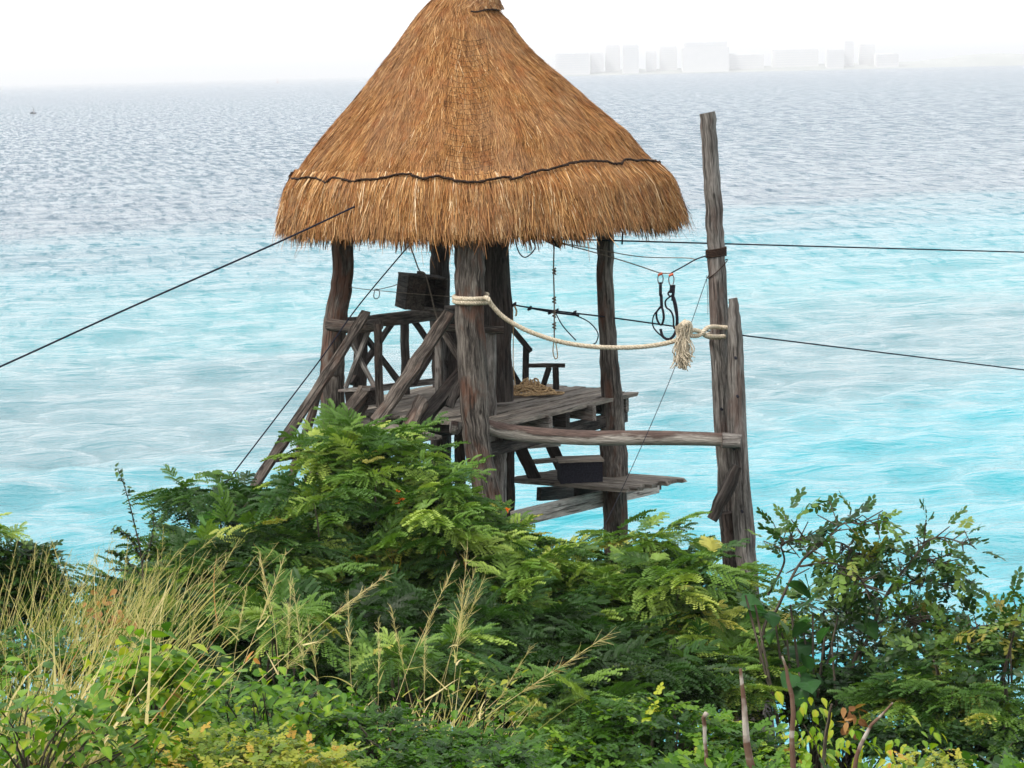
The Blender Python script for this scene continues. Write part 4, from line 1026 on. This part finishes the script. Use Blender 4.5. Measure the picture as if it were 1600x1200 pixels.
def shrub(name, label, cat, prof, bottom, n, d0, d1, base, kind='fern', per=11, size=.5, spread=.22, tint=(.45, .18), group=None, nstem=9, r0_=.045, seed=1, el=.12, elsd=.34, edge=26, extra=None, mat=None, ddep=.5, edge_off=38, foliage='foliage'):
    g = np.random.default_rng(seed)
    C = profile_clumps(g, prof, bottom, n, d0, d1, edge, ddep, edge_off)
    b = P(base[0], base[1], (d0+d1)/2) if len(base) == 2 else np.array(base, float)
    b[2] = float(ground_z(b[0], b[1]))
    root = empty(name, b, label, cat, group); root['_w'] = [float(x) for x in b]
    m = MB(); idx = g.choice(len(C), min(nstem, len(C)), replace=False); stems(m, b-[0, 0, .15], C[idx], r0_, g)
    o = m.build('stem', M_BARK, root)
    # twigs
    m = MB()
    for c in C[::2]:
        q = c-unit(c-b)*spread*1.8; m.tube(curve_pts([q-[0, 0, .15], (q+c)/2+g.normal(size=3)*.03, c], 5), [.011, .008, .005], 4, cap=False) if False else m.tube(curve_pts([q-[0, 0, .15], (q+c)/2+g.normal(size=3)*.03, c], 5), np.linspace(.011, .004, 5), 4, cap=False)
    o = m.build('twig', M_BARK, root); o['kind'] = 'stuff'
    N = len(C)*per; cc = np.repeat(C, per, 0); D = rand_dirs(g, N, el, elsd)
    pos = cc+D*g.uniform(0, 1, (N, 1))*spread*.7+g.normal(size=(N, 3))*spread*.28
    ct = np.repeat(g.normal(size=len(C))*tint[1]*.7, per)
    tn = np.clip(tint[0]+ct+g.normal(size=N)*tint[1]*.7, 0, .97); tn = np.where(g.uniform(size=N) < .005, .85 if kind == 'sprig' else 1.0, tn)
    T = {'fern': FERN, 'pinn': PINN, 'leaf': [LEAF], 'sprig': SPRIG, 'heart': [HEART]}[kind]
    m = MB(); scatter(m, T, pos, D, size*g.uniform(.65, 1.15, N), tn, g)
    if extra is not None:
        for f in extra: f(root, C, g)
    o = m.build(foliage, mat or {'fern': M_FERN, 'pinn': M_OVAL, 'leaf': M_VINE, 'sprig': M_LIME, 'heart': M_BROAD}[kind], root); o['kind'] = 'stuff'
    return root, C

# -- the feathery flowering bushes in front of the tower
def flowers(root, C, g):
    for x, y in ((621, 770), (628, 781), (634, 784), (623, 787), (792, 796)):
        c = P(x, y, 26.3); m = MB(); N = 7; D = rand_dirs(g, N, .3, .6); scatter(m, [LEAF], np.repeat(c[None], N, 0), D, .045, g.uniform(0, 1, N), g); m.build('flower', M_FLOWER, root)
def pods(root, C, g):
    for x, y in ((617, 862), (574, 878), (566, 895), (560, 905), (625, 880), (690, 850), (552, 870)):
        c = P(x, y, 25.7); m = MB(); N = 4
        for k in range(N):
            a = c+g.normal(size=3)*.05; m.board(a, a+np.array([g.normal()*.03, 0, -.12]), .022, .006, nseg=2, tint=.9)
        o = m.build('seed_pod', M_LIME, root); o['kind'] = 'stuff'
shrub('flowering_shrub', 'tallest bright feathery shrub with orange flowers right before the staircase', 'shrub',
      [(462, 745), (480, 700), (505, 655), (530, 648), (560, 652), (590, 650), (608, 660), (640, 672), (662, 690), (680, 715), (690, 750)], 960, 120, 27.4, 26.6, (575, 1080), per=11, size=.37, spread=.2, tint=(.63, .18), seed=3, extra=[flowers, pods], nstem=14, el=.25)
shrub('flowering_shrub', 'dark leaved feathery shrub at the left foot of the staircase', 'shrub',
      [(268, 738), (290, 728), (330, 740), (350, 765), (372, 735), (410, 735), (440, 745), (470, 752), (500, 780)], 790, 12, 27.8, 27.3, (420, 1010), per=11, size=.36, spread=.20, tint=(.34, .12), seed=4, nstem=9, edge=38)
shrub('flowering_shrub', 'feathery shrub below the front post of the thatched tower', 'shrub',
      [(672, 760), (690, 722), (712, 714), (722, 722), (732, 765), (752, 795), (775, 800), (800, 800), (830, 812), (855, 850), (900, 865), (925, 880)], 1000, 120, 26.6, 25.8, (760, 1080), per=11, size=.36, spread=.2, tint=(.58, .17), seed=5, nstem=13)
shrub('flowering_shrub', 'wide feathery shrub covering the foot of the right post', 'shrub',
      [(905, 880), (925, 860), (945, 838), (975, 812), (1005, 800), (1030, 808), (1060, 815), (1085, 835), (1108, 840), (1122, 865), (1140, 905), (1165, 935), (1195, 955)], 1040, 120, 26.8, 26.0, (1040, 1110), per=11, size=.36, spread=.2, tint=(.55, .17), seed=6, nstem=13)
shrub('flowering_shrub', 'lower feathery shrub with flat tiers of fronds left of the mast foot', 'shrub',
      [(1030, 985), (1060, 975), (1100, 965), (1140, 972), (1180, 990), (1215, 1015), (1232, 1045)], 1075, 44, 25.2, 24.8, (1080, 1130), per=11, size=.36, spread=.2, tint=(.62, .15), seed=7, nstem=8)
shrub('leafy_shrub', 'low mid green bush between the left grass and the dark staircase shrub', 'shrub',
      [(170, 905), (200, 885), (235, 870), (262, 835), (300, 820), (340, 810), (380, 800), (440, 800), (480, 820)], 1010, 90, 26.0, 24.5, (320, 1060), per=11, size=.36, spread=.2, tint=(.45, .18), seed=8, nstem=10)
shrub('leafy_shrub', 'dark shaded bush under the tallest flowering shrub', 'shrub',
      [(300, 930), (360, 900), (430, 890), (520, 900), (620, 920), (700, 930)], 1090, 100, 24.6, 23.4, (500, 1130), per=11, size=.38, spread=.22, tint=(.24, .14), seed=9, nstem=10)  # low tint: the deep shade down here is painted into the leaf colour
shrub('leafy_shrub', 'dark shaded bush behind the slanting seed stalk at centre right', 'shrub',
      [(690, 930), (760, 925), (840, 930), (920, 950), (1000, 985), (1060, 1010)], 1110, 100, 24.8, 23.6, (850, 1150), per=11, size=.38, spread=.22, tint=(.24, .14), seed=10, nstem=10)  # leaves tinted dark to carry the shadow between the bushes
shrub('feathery_sapling', 'small fresh green feathery sapling in front of the dark bush at centre right', 'sapling',
      [(842, 1068), (865, 1048), (895, 1042), (925, 1045), (948, 1060)], 1200, 12, 20.5, 20.2, (890, 1200), per=7, size=.34, spread=.13, tint=(.58, .12), seed=11, nstem=5, r0_=.02)
shrub('feathery_sapling', 'small pale feathery sapling among the middle grass stalks', 'sapling',
      [(600, 1000), (640, 985), (690, 975), (720, 985)], 1040, 9, 21.5, 21, (660, 1180), per=6, size=.34, spread=.14, tint=(.52, .12), seed=12, nstem=5, r0_=.02)
shrub('feathery_sapling', 'small pale feathery sapling beside the left seed stalks', 'sapling',
      [(395, 940), (430, 922), (470, 925)], 985, 7, 21, 20.6, (440, 1150), per=6, size=.30, spread=.12, tint=(.6, .1), seed=13, nstem=4, r0_=.018)

# -- open branched trees on the right
def open_tree(label, branches, base, seed, per=16, size=.26, tint=(.58, .2), d=25.0, sp=.13):
    g = np.random.default_rng(seed); b = P(base[0], base[1], d); b[2] = float(ground_z(b[0], b[1]))-.1
    root = empty('small_tree', b, label, 'tree'); root['_w'] = [float(x) for x in b]
    m = MB(); fol = MB()
    for br_, r in branches:
        pts = [P(x, y, d+dd) for x, y, dd in br_]; c = curve_pts([b]+pts if br_[0][1] > 980 else pts, 26)
        m.tube(c, np.linspace(r, .006, 26), 7, rough=.05, seed=seed)
        k0 = 11
        for k in range(k0, 26):
            nt = max(1, int(per*(.3+.7*(k-k0)/15)/5))
            for _ in range(nt):
                D0 = unit(rand_dirs(g, 1, .1, .5)[0]+unit(c[min(k+1, 25)]-c[k-1])*.5); L = g.uniform(.08, .24); e = c[k]+D0*L
                fol.tube([c[k], e], [.004, .002], 3, cap=False) if False else m.tube([c[k], e+D0*.03], [.008, .005], 4, cap=False)
                nn = 1; pos = e[None]+g.normal(size=(nn, 3))*.04; D = unit(D0[None]+g.normal(size=(nn, 3))*.6); D[:, 2] -= .15
                scatter(fol, PINN, pos, D, size*g.uniform(.7, 1.2, nn), np.clip(tint[0]+g.normal(size=nn)*tint[1], 0, 1), g, .5)
    m.build('trunk', M_BARK, root); o = fol.build('crown', M_OVAL, root); o['kind'] = 'stuff'
open_tree('slender open tree whose branch reaches up right just beside the mast', [
    ([(1190, 1010, 0), (1215, 950, 0), (1250, 880, 0), (1285, 850, 0), (1318, 818, 0), (1370, 822, 0)], .02),
    ([(1200, 930, .2), (1225, 880, .2), (1222, 850, .2), (1258, 842, .2)], .014), ([(1250, 885, 0), (1300, 880, -.2), (1340, 900, -.3), (1355, 925, -.3)], .012),
    ([(1290, 845, 0), (1318, 850, .2), (1345, 870, .3)], .01), ([(1300, 930, .2), (1335, 900, .2), (1352, 870, .2)], .012)], (1185, 1130), 31, d=24.6)
open_tree('open tree on the right with a long branch ending in a tuft above the water', [
    ([(1330, 1060, 0), (1355, 1000, 0), (1385, 930, 0), (1425, 875, 0), (1460, 840, 0), (1518, 852, 0)], .025),
    ([(1385, 930, 0), (1410, 915, .3), (1440, 905, .3), (1475, 915, .2)], .012), ([(1370, 975, 0), (1400, 960, -.2), (1430, 975, -.2)], .012),
    ([(1425, 875, 0), (1440, 870, .2), (1475, 880, .2)], .01), ([(1345, 1030, 0), (1330, 980, .2), (1320, 940, .3), (1340, 915, .3)], .012)], (1330, 1190), 32, d=24.8)
open_tree('dark open tree at the right edge spreading over the water', [
    ([(1520, 1120, 0), (1530, 1050, 0), (1550, 990, 0), (1590, 965, 0), (1640, 965, 0)], .03), ([(1500, 1080, 0), (1480, 1020, .2), (1470, 985, .2), (1440, 975, .2)], .02),
    ([(1530, 1050, 0), (1570, 1030, .2), (1610, 1015, 0), (1660, 1020, 0)], .02), ([(1510, 1060, 0), (1500, 1010, -.3), (1520, 985, -.3), (1545, 1000, -.3)], .02)], (1500, 1240), 33, per=28, d=24.4)
shrub('leafy_shrub', 'bright feathery bush low on the right over the turquoise water', 'shrub',
      [(1375, 1075), (1395, 1050), (1420, 1035), (1460, 1025), (1500, 1040), (1540, 1060), (1570, 1085), (1585, 1110)], 1110, 26, 23.6, 23.2, (1470, 1230), per=8, size=.34, spread=.2, tint=(.55, .15), seed=34, nstem=8, edge=24)
shrub('leafy_shrub', 'dark trailing bush at the lower right corner above the water', 'shrub',
      [(1370, 1120), (1400, 1105), (1450, 1110), (1500, 1120), (1560, 1130), (1620, 1100)], 1165, 15, 23.2, 22.8, (1500, 1250), kind='pinn', per=16, size=.24, spread=.2, tint=(.3, .15), seed=35, nstem=8, edge=24)
shrub('leafy_shrub', 'dark dense bush between the mast foot and the broad leaved plant', 'shrub',
      [(1235, 1040), (1260, 1020), (1290, 1015), (1330, 1020), (1370, 1030), (1395, 1050)], 1150, 20, 24.8, 24.0, (1300, 1190), kind='pinn', per=18, size=.25, spread=.22, tint=(.32, .16), seed=36, nstem=8, edge=22)

shrub('leafy_shrub', 'green bush with arching sprays over the water at the right edge', 'shrub',
      [(1400, 1030), (1440, 1010), (1480, 990), (1520, 985), (1560, 968), (1640, 962)], 1090, 15, 24.2, 23.6, (1560, 1240), kind='pinn', per=14, size=.29, spread=.2, tint=(.5, .2), seed=37, nstem=9, edge=34, edge_off=20)
shrub('leafy_shrub', 'light sprays of oval leaves behind the broad leaved plant', 'shrub',
      [(1200, 960), (1240, 930), (1290, 925), (1330, 935), (1380, 960), (1420, 985)], 1060, 9, 25.4, 25.0, (1290, 1190), kind='pinn', per=11, size=.29, spread=.2, tint=(.5, .2), seed=38, nstem=9, edge=26, edge_off=20)
# -- plants whose leaves are big enough to pick out one by one
def leafy_plant(name, label, cat, centers, d, n, size, tmpl, mat_stops, seed, base, lean=0.1, spread=.16, tint=(.5, .25), n_parts=300, group=None, down=-.2, stem=True, rad=None):
    g = np.random.default_rng(seed); b = P(base[0], base[1], d); b[2] = float(ground_z(b[0], b[1]))
    root = empty(name, b, label, cat, group); root['_w'] = [float(x) for x in b]
    C = np.array([P(x, y, d+g.normal()*.22) for x, y in centers])
    m = MB()
    for c in C[:: max(1, len(C)//26)]:
        v = c-b; m.tube(curve_pts([b+g.normal(size=3)*[.05, .05, 0], b+v*.5+g.normal(size=3)*.06+[0, 0, .05], c], 9), np.linspace(.008, .0035, 9)*(1 if size < .2 else 3), 5, cap=False)
    m.build('stem', M_BARK, root)
    pos = C[g.integers(0, len(C), n)]+g.normal(size=(n, 3))*spread
    az = g.uniform(0, 2*PI, n); el = down+g.normal(size=n)*.35
    D = np.stack([np.cos(az)*np.cos(el), np.sin(az)*np.cos(el)-.2, np.sin(el)], -1)
    order = np.argsort(pos[:, 1]); pos, D = pos[order], D[order]
    F = frames(D, g.normal(size=n)*.35)
    me_list = []
    for k in range(5):
        mb = MB(); mb.add(tmpl[0]*1.0, tmpl[1], tint=np.clip(tint[0]+(k-2)/2*tint[1]*1.5+np.tile([0, .16, 0], len(tmpl[0])//3), 0, 1), smooth=False); me_list.append(mb.mesh('leaf', mat_stops))
    npart = min(n, n_parts)
    for i in range(npart):
        o = bpy.data.objects.new('leaf', me_list[int(np.clip(round(2+g.normal()*1.0), 0, 4))]); COL.objects.link(o); o.parent = root
        s = size*g.uniform(.6, 1.25)
        Mx = Matrix([[*(F[i][r]*s), pos[i][r]-b[r]] for r in range(3)]+[[0, 0, 0, 1]]); o.matrix_local = Mx
    if n > npart:
        mb = MB(); s = slice(npart, None); scatter(mb, [tmpl], pos[s], D[s], size*g.uniform(.6, 1.2, n-npart), np.clip(tint[0]+g.normal(size=n-npart)*tint[1], 0, 1), g, .35)
        o = mb.build('foliage', mat_stops, root); o['kind'] = 'stuff'
    return root
def area(g, prof, bottom, n):
    xs = [p[0] for p in prof]; ys = [p[1] for p in prof]; out = []
    for _ in range(n):
        x = g.uniform(xs[0], xs[-1]); t = np.interp(x, xs, ys); out.append((x, t+8+(bottom-t)*g.uniform()**.85))
    return out
ga = np.random.default_rng(50)
leafy_plant('broad_leaved_plant', 'plant with very large heart shaped leaves just right of the mast', 'plant', [(1235, 945), (1270, 960), (1290, 985), (1255, 985), (1210, 960), (1300, 1010), (1230, 1000), (1310, 960)], 24.4, 20, .22, HEART, M_BROAD, 51, (1265, 1180), tint=(.35, .25), spread=.14, down=-.5)
leafy_plant('broad_leaved_plant', 'few bright heart shaped leaves low beside the mast foot', 'plant', [(1255, 1068), (1268, 1085), (1248, 1050), (1180, 945), (1165, 930)], 24.0, 9, .24, HEART, M_BROAD, 52, (1250, 1190), tint=(.45, .15), spread=.10, down=-.3)
leafy_plant('broad_leaved_plant', 'few pale round leaves poking out under the dark staircase shrub', 'plant', [(380, 815), (345, 815), (318, 830), (300, 850)], 26.6, 16, .22, HEART, M_BROAD, 53, (350, 1020), tint=(.75, .2), spread=.09, down=-.2)
leafy_plant('broad_leaved_plant', 'small cluster of green lobed leaves in the dark gap left of the sapling', 'plant', [(975, 1110), (990, 1125), (960, 1105)], 21.5, 12, .17, HEART, M_BROAD, 54, (985, 1190), tint=(.6, .2), spread=.08, down=-.5)

leafy_plant('vine', 'bright green vine over the bank at the bottom left corner', 'vine', area(ga, [(-30, 1030), (40, 1015), (100, 1060), (200, 1110), (260, 1130)], 1200, 34), 13.5, 420, .095, LEAF, M_VINE, 61, (60, 1290), tint=(.42, .2), spread=.09)
leafy_plant('vine', 'bright vine with a few orange leaves right of the tan grass', 'vine', area(ga, [(150, 1060), (190, 1005), (240, 1000), (280, 1025), (320, 1060)], 1190, 40), 15.4, 600, .115, LEAF, M_VINE, 62, (230, 1260), tint=(.55, .24), spread=.085)
leafy_plant('vine', 'mid green vine below the left seed stalks', 'vine', area(ga, [(300, 1060), (350, 1035), (400, 1030), (450, 1045), (500, 1060), (540, 1080)], 1190, 40), 16.6, 620, .095, LEAF, M_VINE, 63, (420, 1260), tint=(.48, .2), spread=.10)
leafy_plant('vine', 'mixed green weeds under the middle seed stalks', 'weed', area(ga, [(520, 1085), (580, 1070), (640, 1100), (700, 1105), (760, 1120), (820, 1140)], 1200, 44), 17.2, 640, .07, LEAF, M_VINE, 64, (680, 1260), tint=(.36, .2), spread=.10)
leafy_plant('vine', 'bright green vine at the foot of the bleached stems', 'vine', [(1270, 1150), (1290, 1165), (1320, 1170), (1235, 1180), (1255, 1130), (1360, 1185), (1420, 1188), (1450, 1165), (1380, 1195), (1215, 1190)], 20.5, 190, .105, LEAF, M_VINE, 65, (1300, 1290), tint=(.66, .18), spread=.12, down=-.7)
leafy_plant('vine', 'small twig of rounded yellow green leaves at bottom centre right', 'weed', [(770, 1115), (790, 1100), (800, 1130), (770, 1150), (760, 1080), (745, 1060), (760, 1170)], 17.0, 90, .055, LEAF, M_LIME, 66, (775, 1260), tint=(.45, .2), spread=.07, down=.3)

def cover(name, label, cat, prof, bottom, n, d0, d1, kind, size, tint, seed, mat, per=12, sp=.1, base=None):
    shrub(name, label, cat, prof, bottom, n, d0, d1, base or ((prof[0][0]+prof[-1][0])/2, 1290), kind=kind, per=per, size=size, spread=sp, tint=tint, seed=seed, nstem=6, r0_=.012, mat=mat, ddep=.15, edge=22, edge_off=5)
cover('yellow_weed', 'yellow green small leaved weed along the bottom edge left of centre', 'weed', [(170, 1172), (220, 1160), (300, 1150), (400, 1148), (480, 1165), (540, 1180)], 1210, 60, 14.6, 14.0, 'sprig', .10, (.55, .25), 71, M_LIME)
cover('yellow_weed', 'small yellowish weed at the bottom right of the mast', 'weed', [(1415, 1190), (1440, 1180), (1470, 1185), (1500, 1196)], 1210, 10, 16, 15.8, 'sprig', .09, (.6, .2), 72, M_LIME)
cover('small_leaved_weed', 'low lime green weeds at bottom centre right', 'weed', [(820, 1170), (900, 1150), (960, 1110), (1020, 1090), (1080, 1110), (1150, 1135), (1220, 1150)], 1215, 110, 20.0, 19.0, 'sprig', .15, (.32, .24), 73, M_VINE, per=14)
cover('small_leaved_weed', 'bluish green fine weed left of bottom centre', 'weed', [(520, 1120), (580, 1110), (640, 1130), (700, 1150), (830, 1165)], 1215, 70, 16.6, 15.6, 'sprig', .12, (.25, .16), 74, M_VINE, per=12)
cover('small_leaved_weed', 'fine weeds over the bank behind the bright vines at left', 'weed', [(-20, 1000), (80, 1000), (200, 1040), (320, 1070), (420, 1080), (520, 1090)], 1200, 120, 18.0, 16.6, 'sprig', .13, (.3, .2), 75, M_VINE, per=12)

# left edge bush, and the thin sprig standing against the water
shrub('leafy_shrub', 'rounded dark bush at the left edge beside the tan grass', 'shrub', [(-40, 860), (0, 868), (25, 858), (50, 856), (72, 880), (78, 920)], 990, 40, 22, 21.6, (20, 1060), kind='pinn', per=22, size=.20, spread=.13, tint=(.42, .18), seed=81, nstem=6, r0_=.02, edge=14, ddep=.2, edge_off=12)
shrub('leafy_shrub', 'pale feathery twig entering at the left edge above the rounded bush', 'shrub', [(-40, 815), (-10, 812), (10, 818)], 850, 4, 22, 22, (-30, 1000), per=4, size=.2, spread=.06, tint=(.7, .1), seed=82, nstem=2, r0_=.01, edge=14, ddep=.1, edge_off=8)
def sprig():
    g = np.random.default_rng(90); d = 22.5; b = P(225, 960, d); root = empty('thin_sapling', b, 'thin leafy shoot standing up against the water left of the dark shrub', 'sapling')
    m = MB(); f = MB()
    for pp in ([(225, 960), (222, 880), (208, 810), (196, 765), (184, 732)], [(222, 880), (238, 840), (240, 800)], [(220, 870), (200, 838), (176, 828)], [(222, 900), (190, 870), (172, 862)]):
        c = curve_pts([P(x, y, d) for x, y in pp], 26); m.tube(c, np.linspace(.009, .003, 26), 5, cap=False)
        n = 26*3; k = g.integers(3, 26, n); D = rand_dirs(g, n, .2, .5); scatter(f, [LEAF], c[k]+g.normal(size=(n, 3))*.012, D, .055*g.uniform(.6, 1.2, n), np.clip(.45+.2*g.normal(size=n), 0, 1), g)
    m.build('stem', M_BARK, root); o = f.build('foliage', M_OVAL, root); o['kind'] = 'stuff'
sprig()

# -- grass
def blades(m, g, bases, tips, width, tint, nseg=5, bow=.12):
    N = len(bases); v = tips-bases; L = np.linalg.norm(v, axis=1, keepdims=True)
    side = unit(np.cross(v, np.array([0, 1.0, 0]))); sgn = g.normal(size=(N, 1)); face = unit(side*1.0+np.array([0, 1, 0])*g.normal(size=(N, 1))*.5)
    V = np.zeros((N, nseg+1, 2, 3))
    for s in range(nseg+1):
        f = s/nseg; c = bases+v*f+side*L*bow*sgn*f*f-np.array([0, 0, 1])*L*bow*abs(sgn)*.8*f**3
        w = width*(1-f**1.6)*.5+.0006
        w = np.broadcast_to(np.asarray(w).reshape(-1, 1), (N, 1))
        V[:, s, 0] = c-face*w; V[:, s, 1] = c+face*w
    b = (np.arange(N)*(nseg+1)*2)[:, None]; Q = np.vstack([np.concatenate([b+2*s, b+2*s+1, b+2*s+3, b+2*s+2], 1) for s in range(nseg)])
    m.add(V.reshape(-1, 3), Q, tint=np.repeat(tint, (nseg+1)*2))
def grass_clump(label, base, n, d, h, lean, seed, tint=(.55, .22), spreadx=.25, width=.007, head=.15, group=None, name='grass_clump'):
    g = np.random.default_rng(seed); b = P(base[0], base[1], d); b[2] = max(b[2]-.2, float(ground_z(b[0], b[1]))-.02)
    n = int(n*.8); bs0 = None; root = empty(name, b, label, 'grass', group); root['_w'] = [float(x) for x in b]
    bs = b+np.stack([g.normal(size=n)*spreadx, g.normal(size=n)*.25, g.uniform(-.05, .1, n)], -1)
    hh = h*g.uniform(.35, 1.0, n); tp = bs+np.stack([(lean+g.normal(size=n)*.36)*hh, g.normal(size=n)*.2*hh, hh], -1)
    m = MB(); blades(m, g, bs, tp, width*(g.uniform(.45, 1.2, n)+1.6*(g.uniform(size=n) < .12)).reshape(-1, 1), np.clip(tint[0]+tint[1]*g.normal(size=n), 0, 1), bow=.13)
    o = m.build('blades', M_GRASS, root); o['kind'] = 'stuff'
    k = int(n*head); idx = g.choice(n, k, replace=False); m = MB()
    for i in idx:
        t = bs[i]+(tp[i]-bs[i])*g.uniform(1.0, 1.2); stalk(m, g, bs[i], t, .0024, .5*g.uniform(.3, .6))
    if k: o = m.build('seed_heads', M_GRASS, root); o['kind'] = 'stuff'
def stalk(m, g, a, b, r, hl, n=14, tint=.62):
    v = b-a; L = np.linalg.norm(v); mid = (a+b)/2+g.normal(size=3)*.02*L
    c = curve_pts([a, mid, b], 8); m.tube(c, np.linspace(r, r*.5, 8), 3, cap=False, tint=tint)
    for k in range(n):
        f = 1-hl*g.uniform(0, 1)**.8; p = a+v*f+ (mid-(a+b)/2)*4*f*(1-f)*.5; D = unit(unit(v)+g.normal(size=3)*.33); ln = .13*L*(1.15-f*.6)*g.uniform(.4, 1)
        e = p+D*ln; e[2] -= ln*.12; s = unit(np.cross(D, [0, 1., 0]))*r*.42
        m.add([p-s, p+s, e+s*.5, e-s*.5], [(0, 1, 2, 3)], tint=min(1, max(0, tint+g.normal()*.1)))
GG = 'grass clumps on the left bank'
grass_clump('tan grass clump at the far left edge of the bank', (15, 1130), 130, 16.2, 1.05, .25, 101, (.5, .2), .22)
grass_clump('thickest tan dry grass clump left of the bright vines', (85, 1235), 130, 14.1, 1.0, .36, 102, (.74, .16), .20, .010)
grass_clump('tan and green grass clump leaning right above the vine', (140, 1120), 165, 16.2, 1.0, .45, 103, (.52, .2), .24, .008)
grass_clump('fine grass clump catching light behind the thick tan clump', (110, 1010), 210, 18.5, .95, .3, 104, (.5, .2), .42, .0055, .25)
grass_clump('fine grass clump under the thin shoot at the water line', (190, 960), 150, 20.0, .75, .5, 105, (.42, .18), .35, .006, .2)
grass_clump('low green grass clump at the left edge below the rounded bush', (30, 1040), 130, 18.5, .75, .2, 106, (.35, .2), .35, .007)
grass_clump('short dry grass tuft at the foot of the middle seed stalks', (690, 1165), 130, 17.6, .62, .25, 107, (.68, .18), .20, .008, 0)
grass_clump('short dry grass tuft left of the middle seed stalks', (560, 1150), 55, 18.0, .5, .1, 108, (.7, .18), .25, .009, 0)
grass_clump('sparse dry grass tuft by the left seed stalks', (470, 1130), 35, 18.4, .55, .1, 109, (.7, .18), .2, .009, 0)
g = np.random.default_rng(120)
pairs = [((450, 1027), (607, 896), 'longest stalk slanting right in front of the dark shrub at left centre'), ((551, 1085), (544, 925), '*short seed stalk left of the middle group, crossing the long slanting stalk'), ((589, 1117), (592, 965), '*thin upright stalk right of the crossed pair of stalks'), ((643, 1096), (611, 948), '*thin stalk leaning left at the left side of the middle group'),
         ((620, 1110), (709, 885), 'stalk slanting right toward the tall middle group'), ((705, 1120), (731, 855), 'tallest upright stalk of the middle group'), ((684, 1120), (757, 903), '*stalk of the middle group leaning right, just right of the tallest'), ((690, 1130), (745, 880), '*second right leaning stalk of the middle group, behind the tallest'),
         ((699, 1159), (950, 992), 'long pale stalk slanting far to the right above the sapling'), ((664, 1130), (664, 990), '*upright green stalk in the middle of the middle group'), ((492, 1120), (457, 903), '*stalk leaning left between the left and middle groups'), ((505, 1110), (480, 960), '*shorter stalk between the left and middle groups'),
         ((366, 1045), (386, 915), '*short stalk at the left side of the left group'), ((372, 1060), (448, 862), 'tallest stalk of the left group leaning right'), ((430, 1050), (404, 858), 'stalk with feathery head leaning left beside the pale sapling'), ((291, 1059), (307, 945), '*lone curved stalk in front of the dark bush near the left grass'), ((205, 1023), (248, 876), '*lone stalk at the right edge of the tan left grass'), ((440, 1080), (455, 890), '*short upright stalk at the right side of the left group'), ((385, 1100), (520, 985), '*thin stalk crossing low between the left and middle groups'), ((740, 1150), (830, 1010), '*short bent stalk right of the middle group above the yellow green twig')]
for i, (a, b, lab) in enumerate(pairs):
    d = 18.2+g.normal()*.4; A = P(*a, d); B = P(*b, d+g.normal()*.15); z0 = float(ground_z(A[0], A[1])); A2 = A-(B-A)*.35
    root = empty('grass_stalk', A, lab.strip('*'), 'grass', 'dry seed stalks before the dark bushes'); lab = lab if lab[0] != '*' else None
    m = MB(); stalk(m, g, A2, B, .0032 if lab else .0024, .42, n=60, tint=.8 if lab else .7); m.build('stem', M_GRASS, root)
    n = 1
    for _b in range(2):
      m = MB(); bb = np.array([A+(B-A)*g.uniform(0, .5)]); blades(m, g, bb, bb+np.stack([g.normal(size=n)*.15, g.normal(size=n)*.05, g.uniform(.0, .2, n)], -1), .012, g.uniform(.4, .9, n), bow=.4); m.build('blade', M_GRASS, root)

# -- bleached bare stems and dead leaves near the mast foot
for i, (pp, w, lab) in enumerate([([(1182, 1230), (1170, 1180), (1163, 1110), (1157, 1045)], [15, 12, 9, 5], 'bare stem banded white and red brown left of the mast foot'),
                     ([(1240, 1230), (1238, 1160), (1239, 1100), (1234, 1060), (1222, 1025)], [11, 9, 8, 6, 3], 'bare pale stem right of the mast foot'),
                     ([(1332, 1230), (1340, 1175), (1358, 1138), (1395, 1098)], [9, 7, 6, 3], 'curved bare reddish stem leaning right near the bottom'),
                     ([(1104, 1230), (1103, 1170), (1100, 1125), (1104, 1115)], [7, 6, 7, 9], 'short knobby bare stem among the lime weeds'),
                     ([(1285, 1230), (1290, 1150), (1300, 1100)], [6, 6, 4], 'dark thin stem between the two pale bare stems')]):
    o = post('bare_stem', pp, w, 18.6, M_SNAG if i != 4 else M_BARK, None, seg=9, seed=300+i, rough=.08); tag(o, lab, 'stem')
for i, (x, y, n, lab, d) in enumerate([(1192, 1165, 26, 'tuft of curled dead orange leaves at the mast foot', 24.5), (1330, 1120, 14, 'dead hanging leaf cluster in the dark right bush', 23.0), (172, 968, 60, 'patch of red brown dead twigs in the left bank', 19.0)]):
    g = np.random.default_rng(400+i); m = MB(); c = P(x, y, d); pos = c+g.normal(size=(n, 3))*[.09, .06, .10]
    scatter(m, [LEAF], pos, rand_dirs(g, n, -.2, .8), .11 if i < 2 else .07, g.uniform(0, 1, n), g, 1.0); tag(m.build('dead_leaves', M_DRY), lab, 'leaves')
# flat ground cover under everything
def ground_cover():
    g = np.random.default_rng(500); N = 9000; y = g.uniform(13.2, 31, N); x = g.uniform(-1, 1, N)*y*.24
    z = ground_z(x, y); ok = z > 4.6; x, y, z = x[ok], y[ok], z[ok]; N = len(x)
    m = MB(); scatter(m, SPRIG, np.stack([x, y, z+g.uniform(0, .25, N)], -1), rand_dirs(g, N, .5, .4), .17*g.uniform(.5, 1.2, N), np.clip(.32+.2*g.normal(size=N), 0, 1), g, .5)
    o = m.build('ground_cover', M_VINE); tag(o, 'low leafy ground cover over the whole bank', 'plants', kind='stuff')
ground_cover()
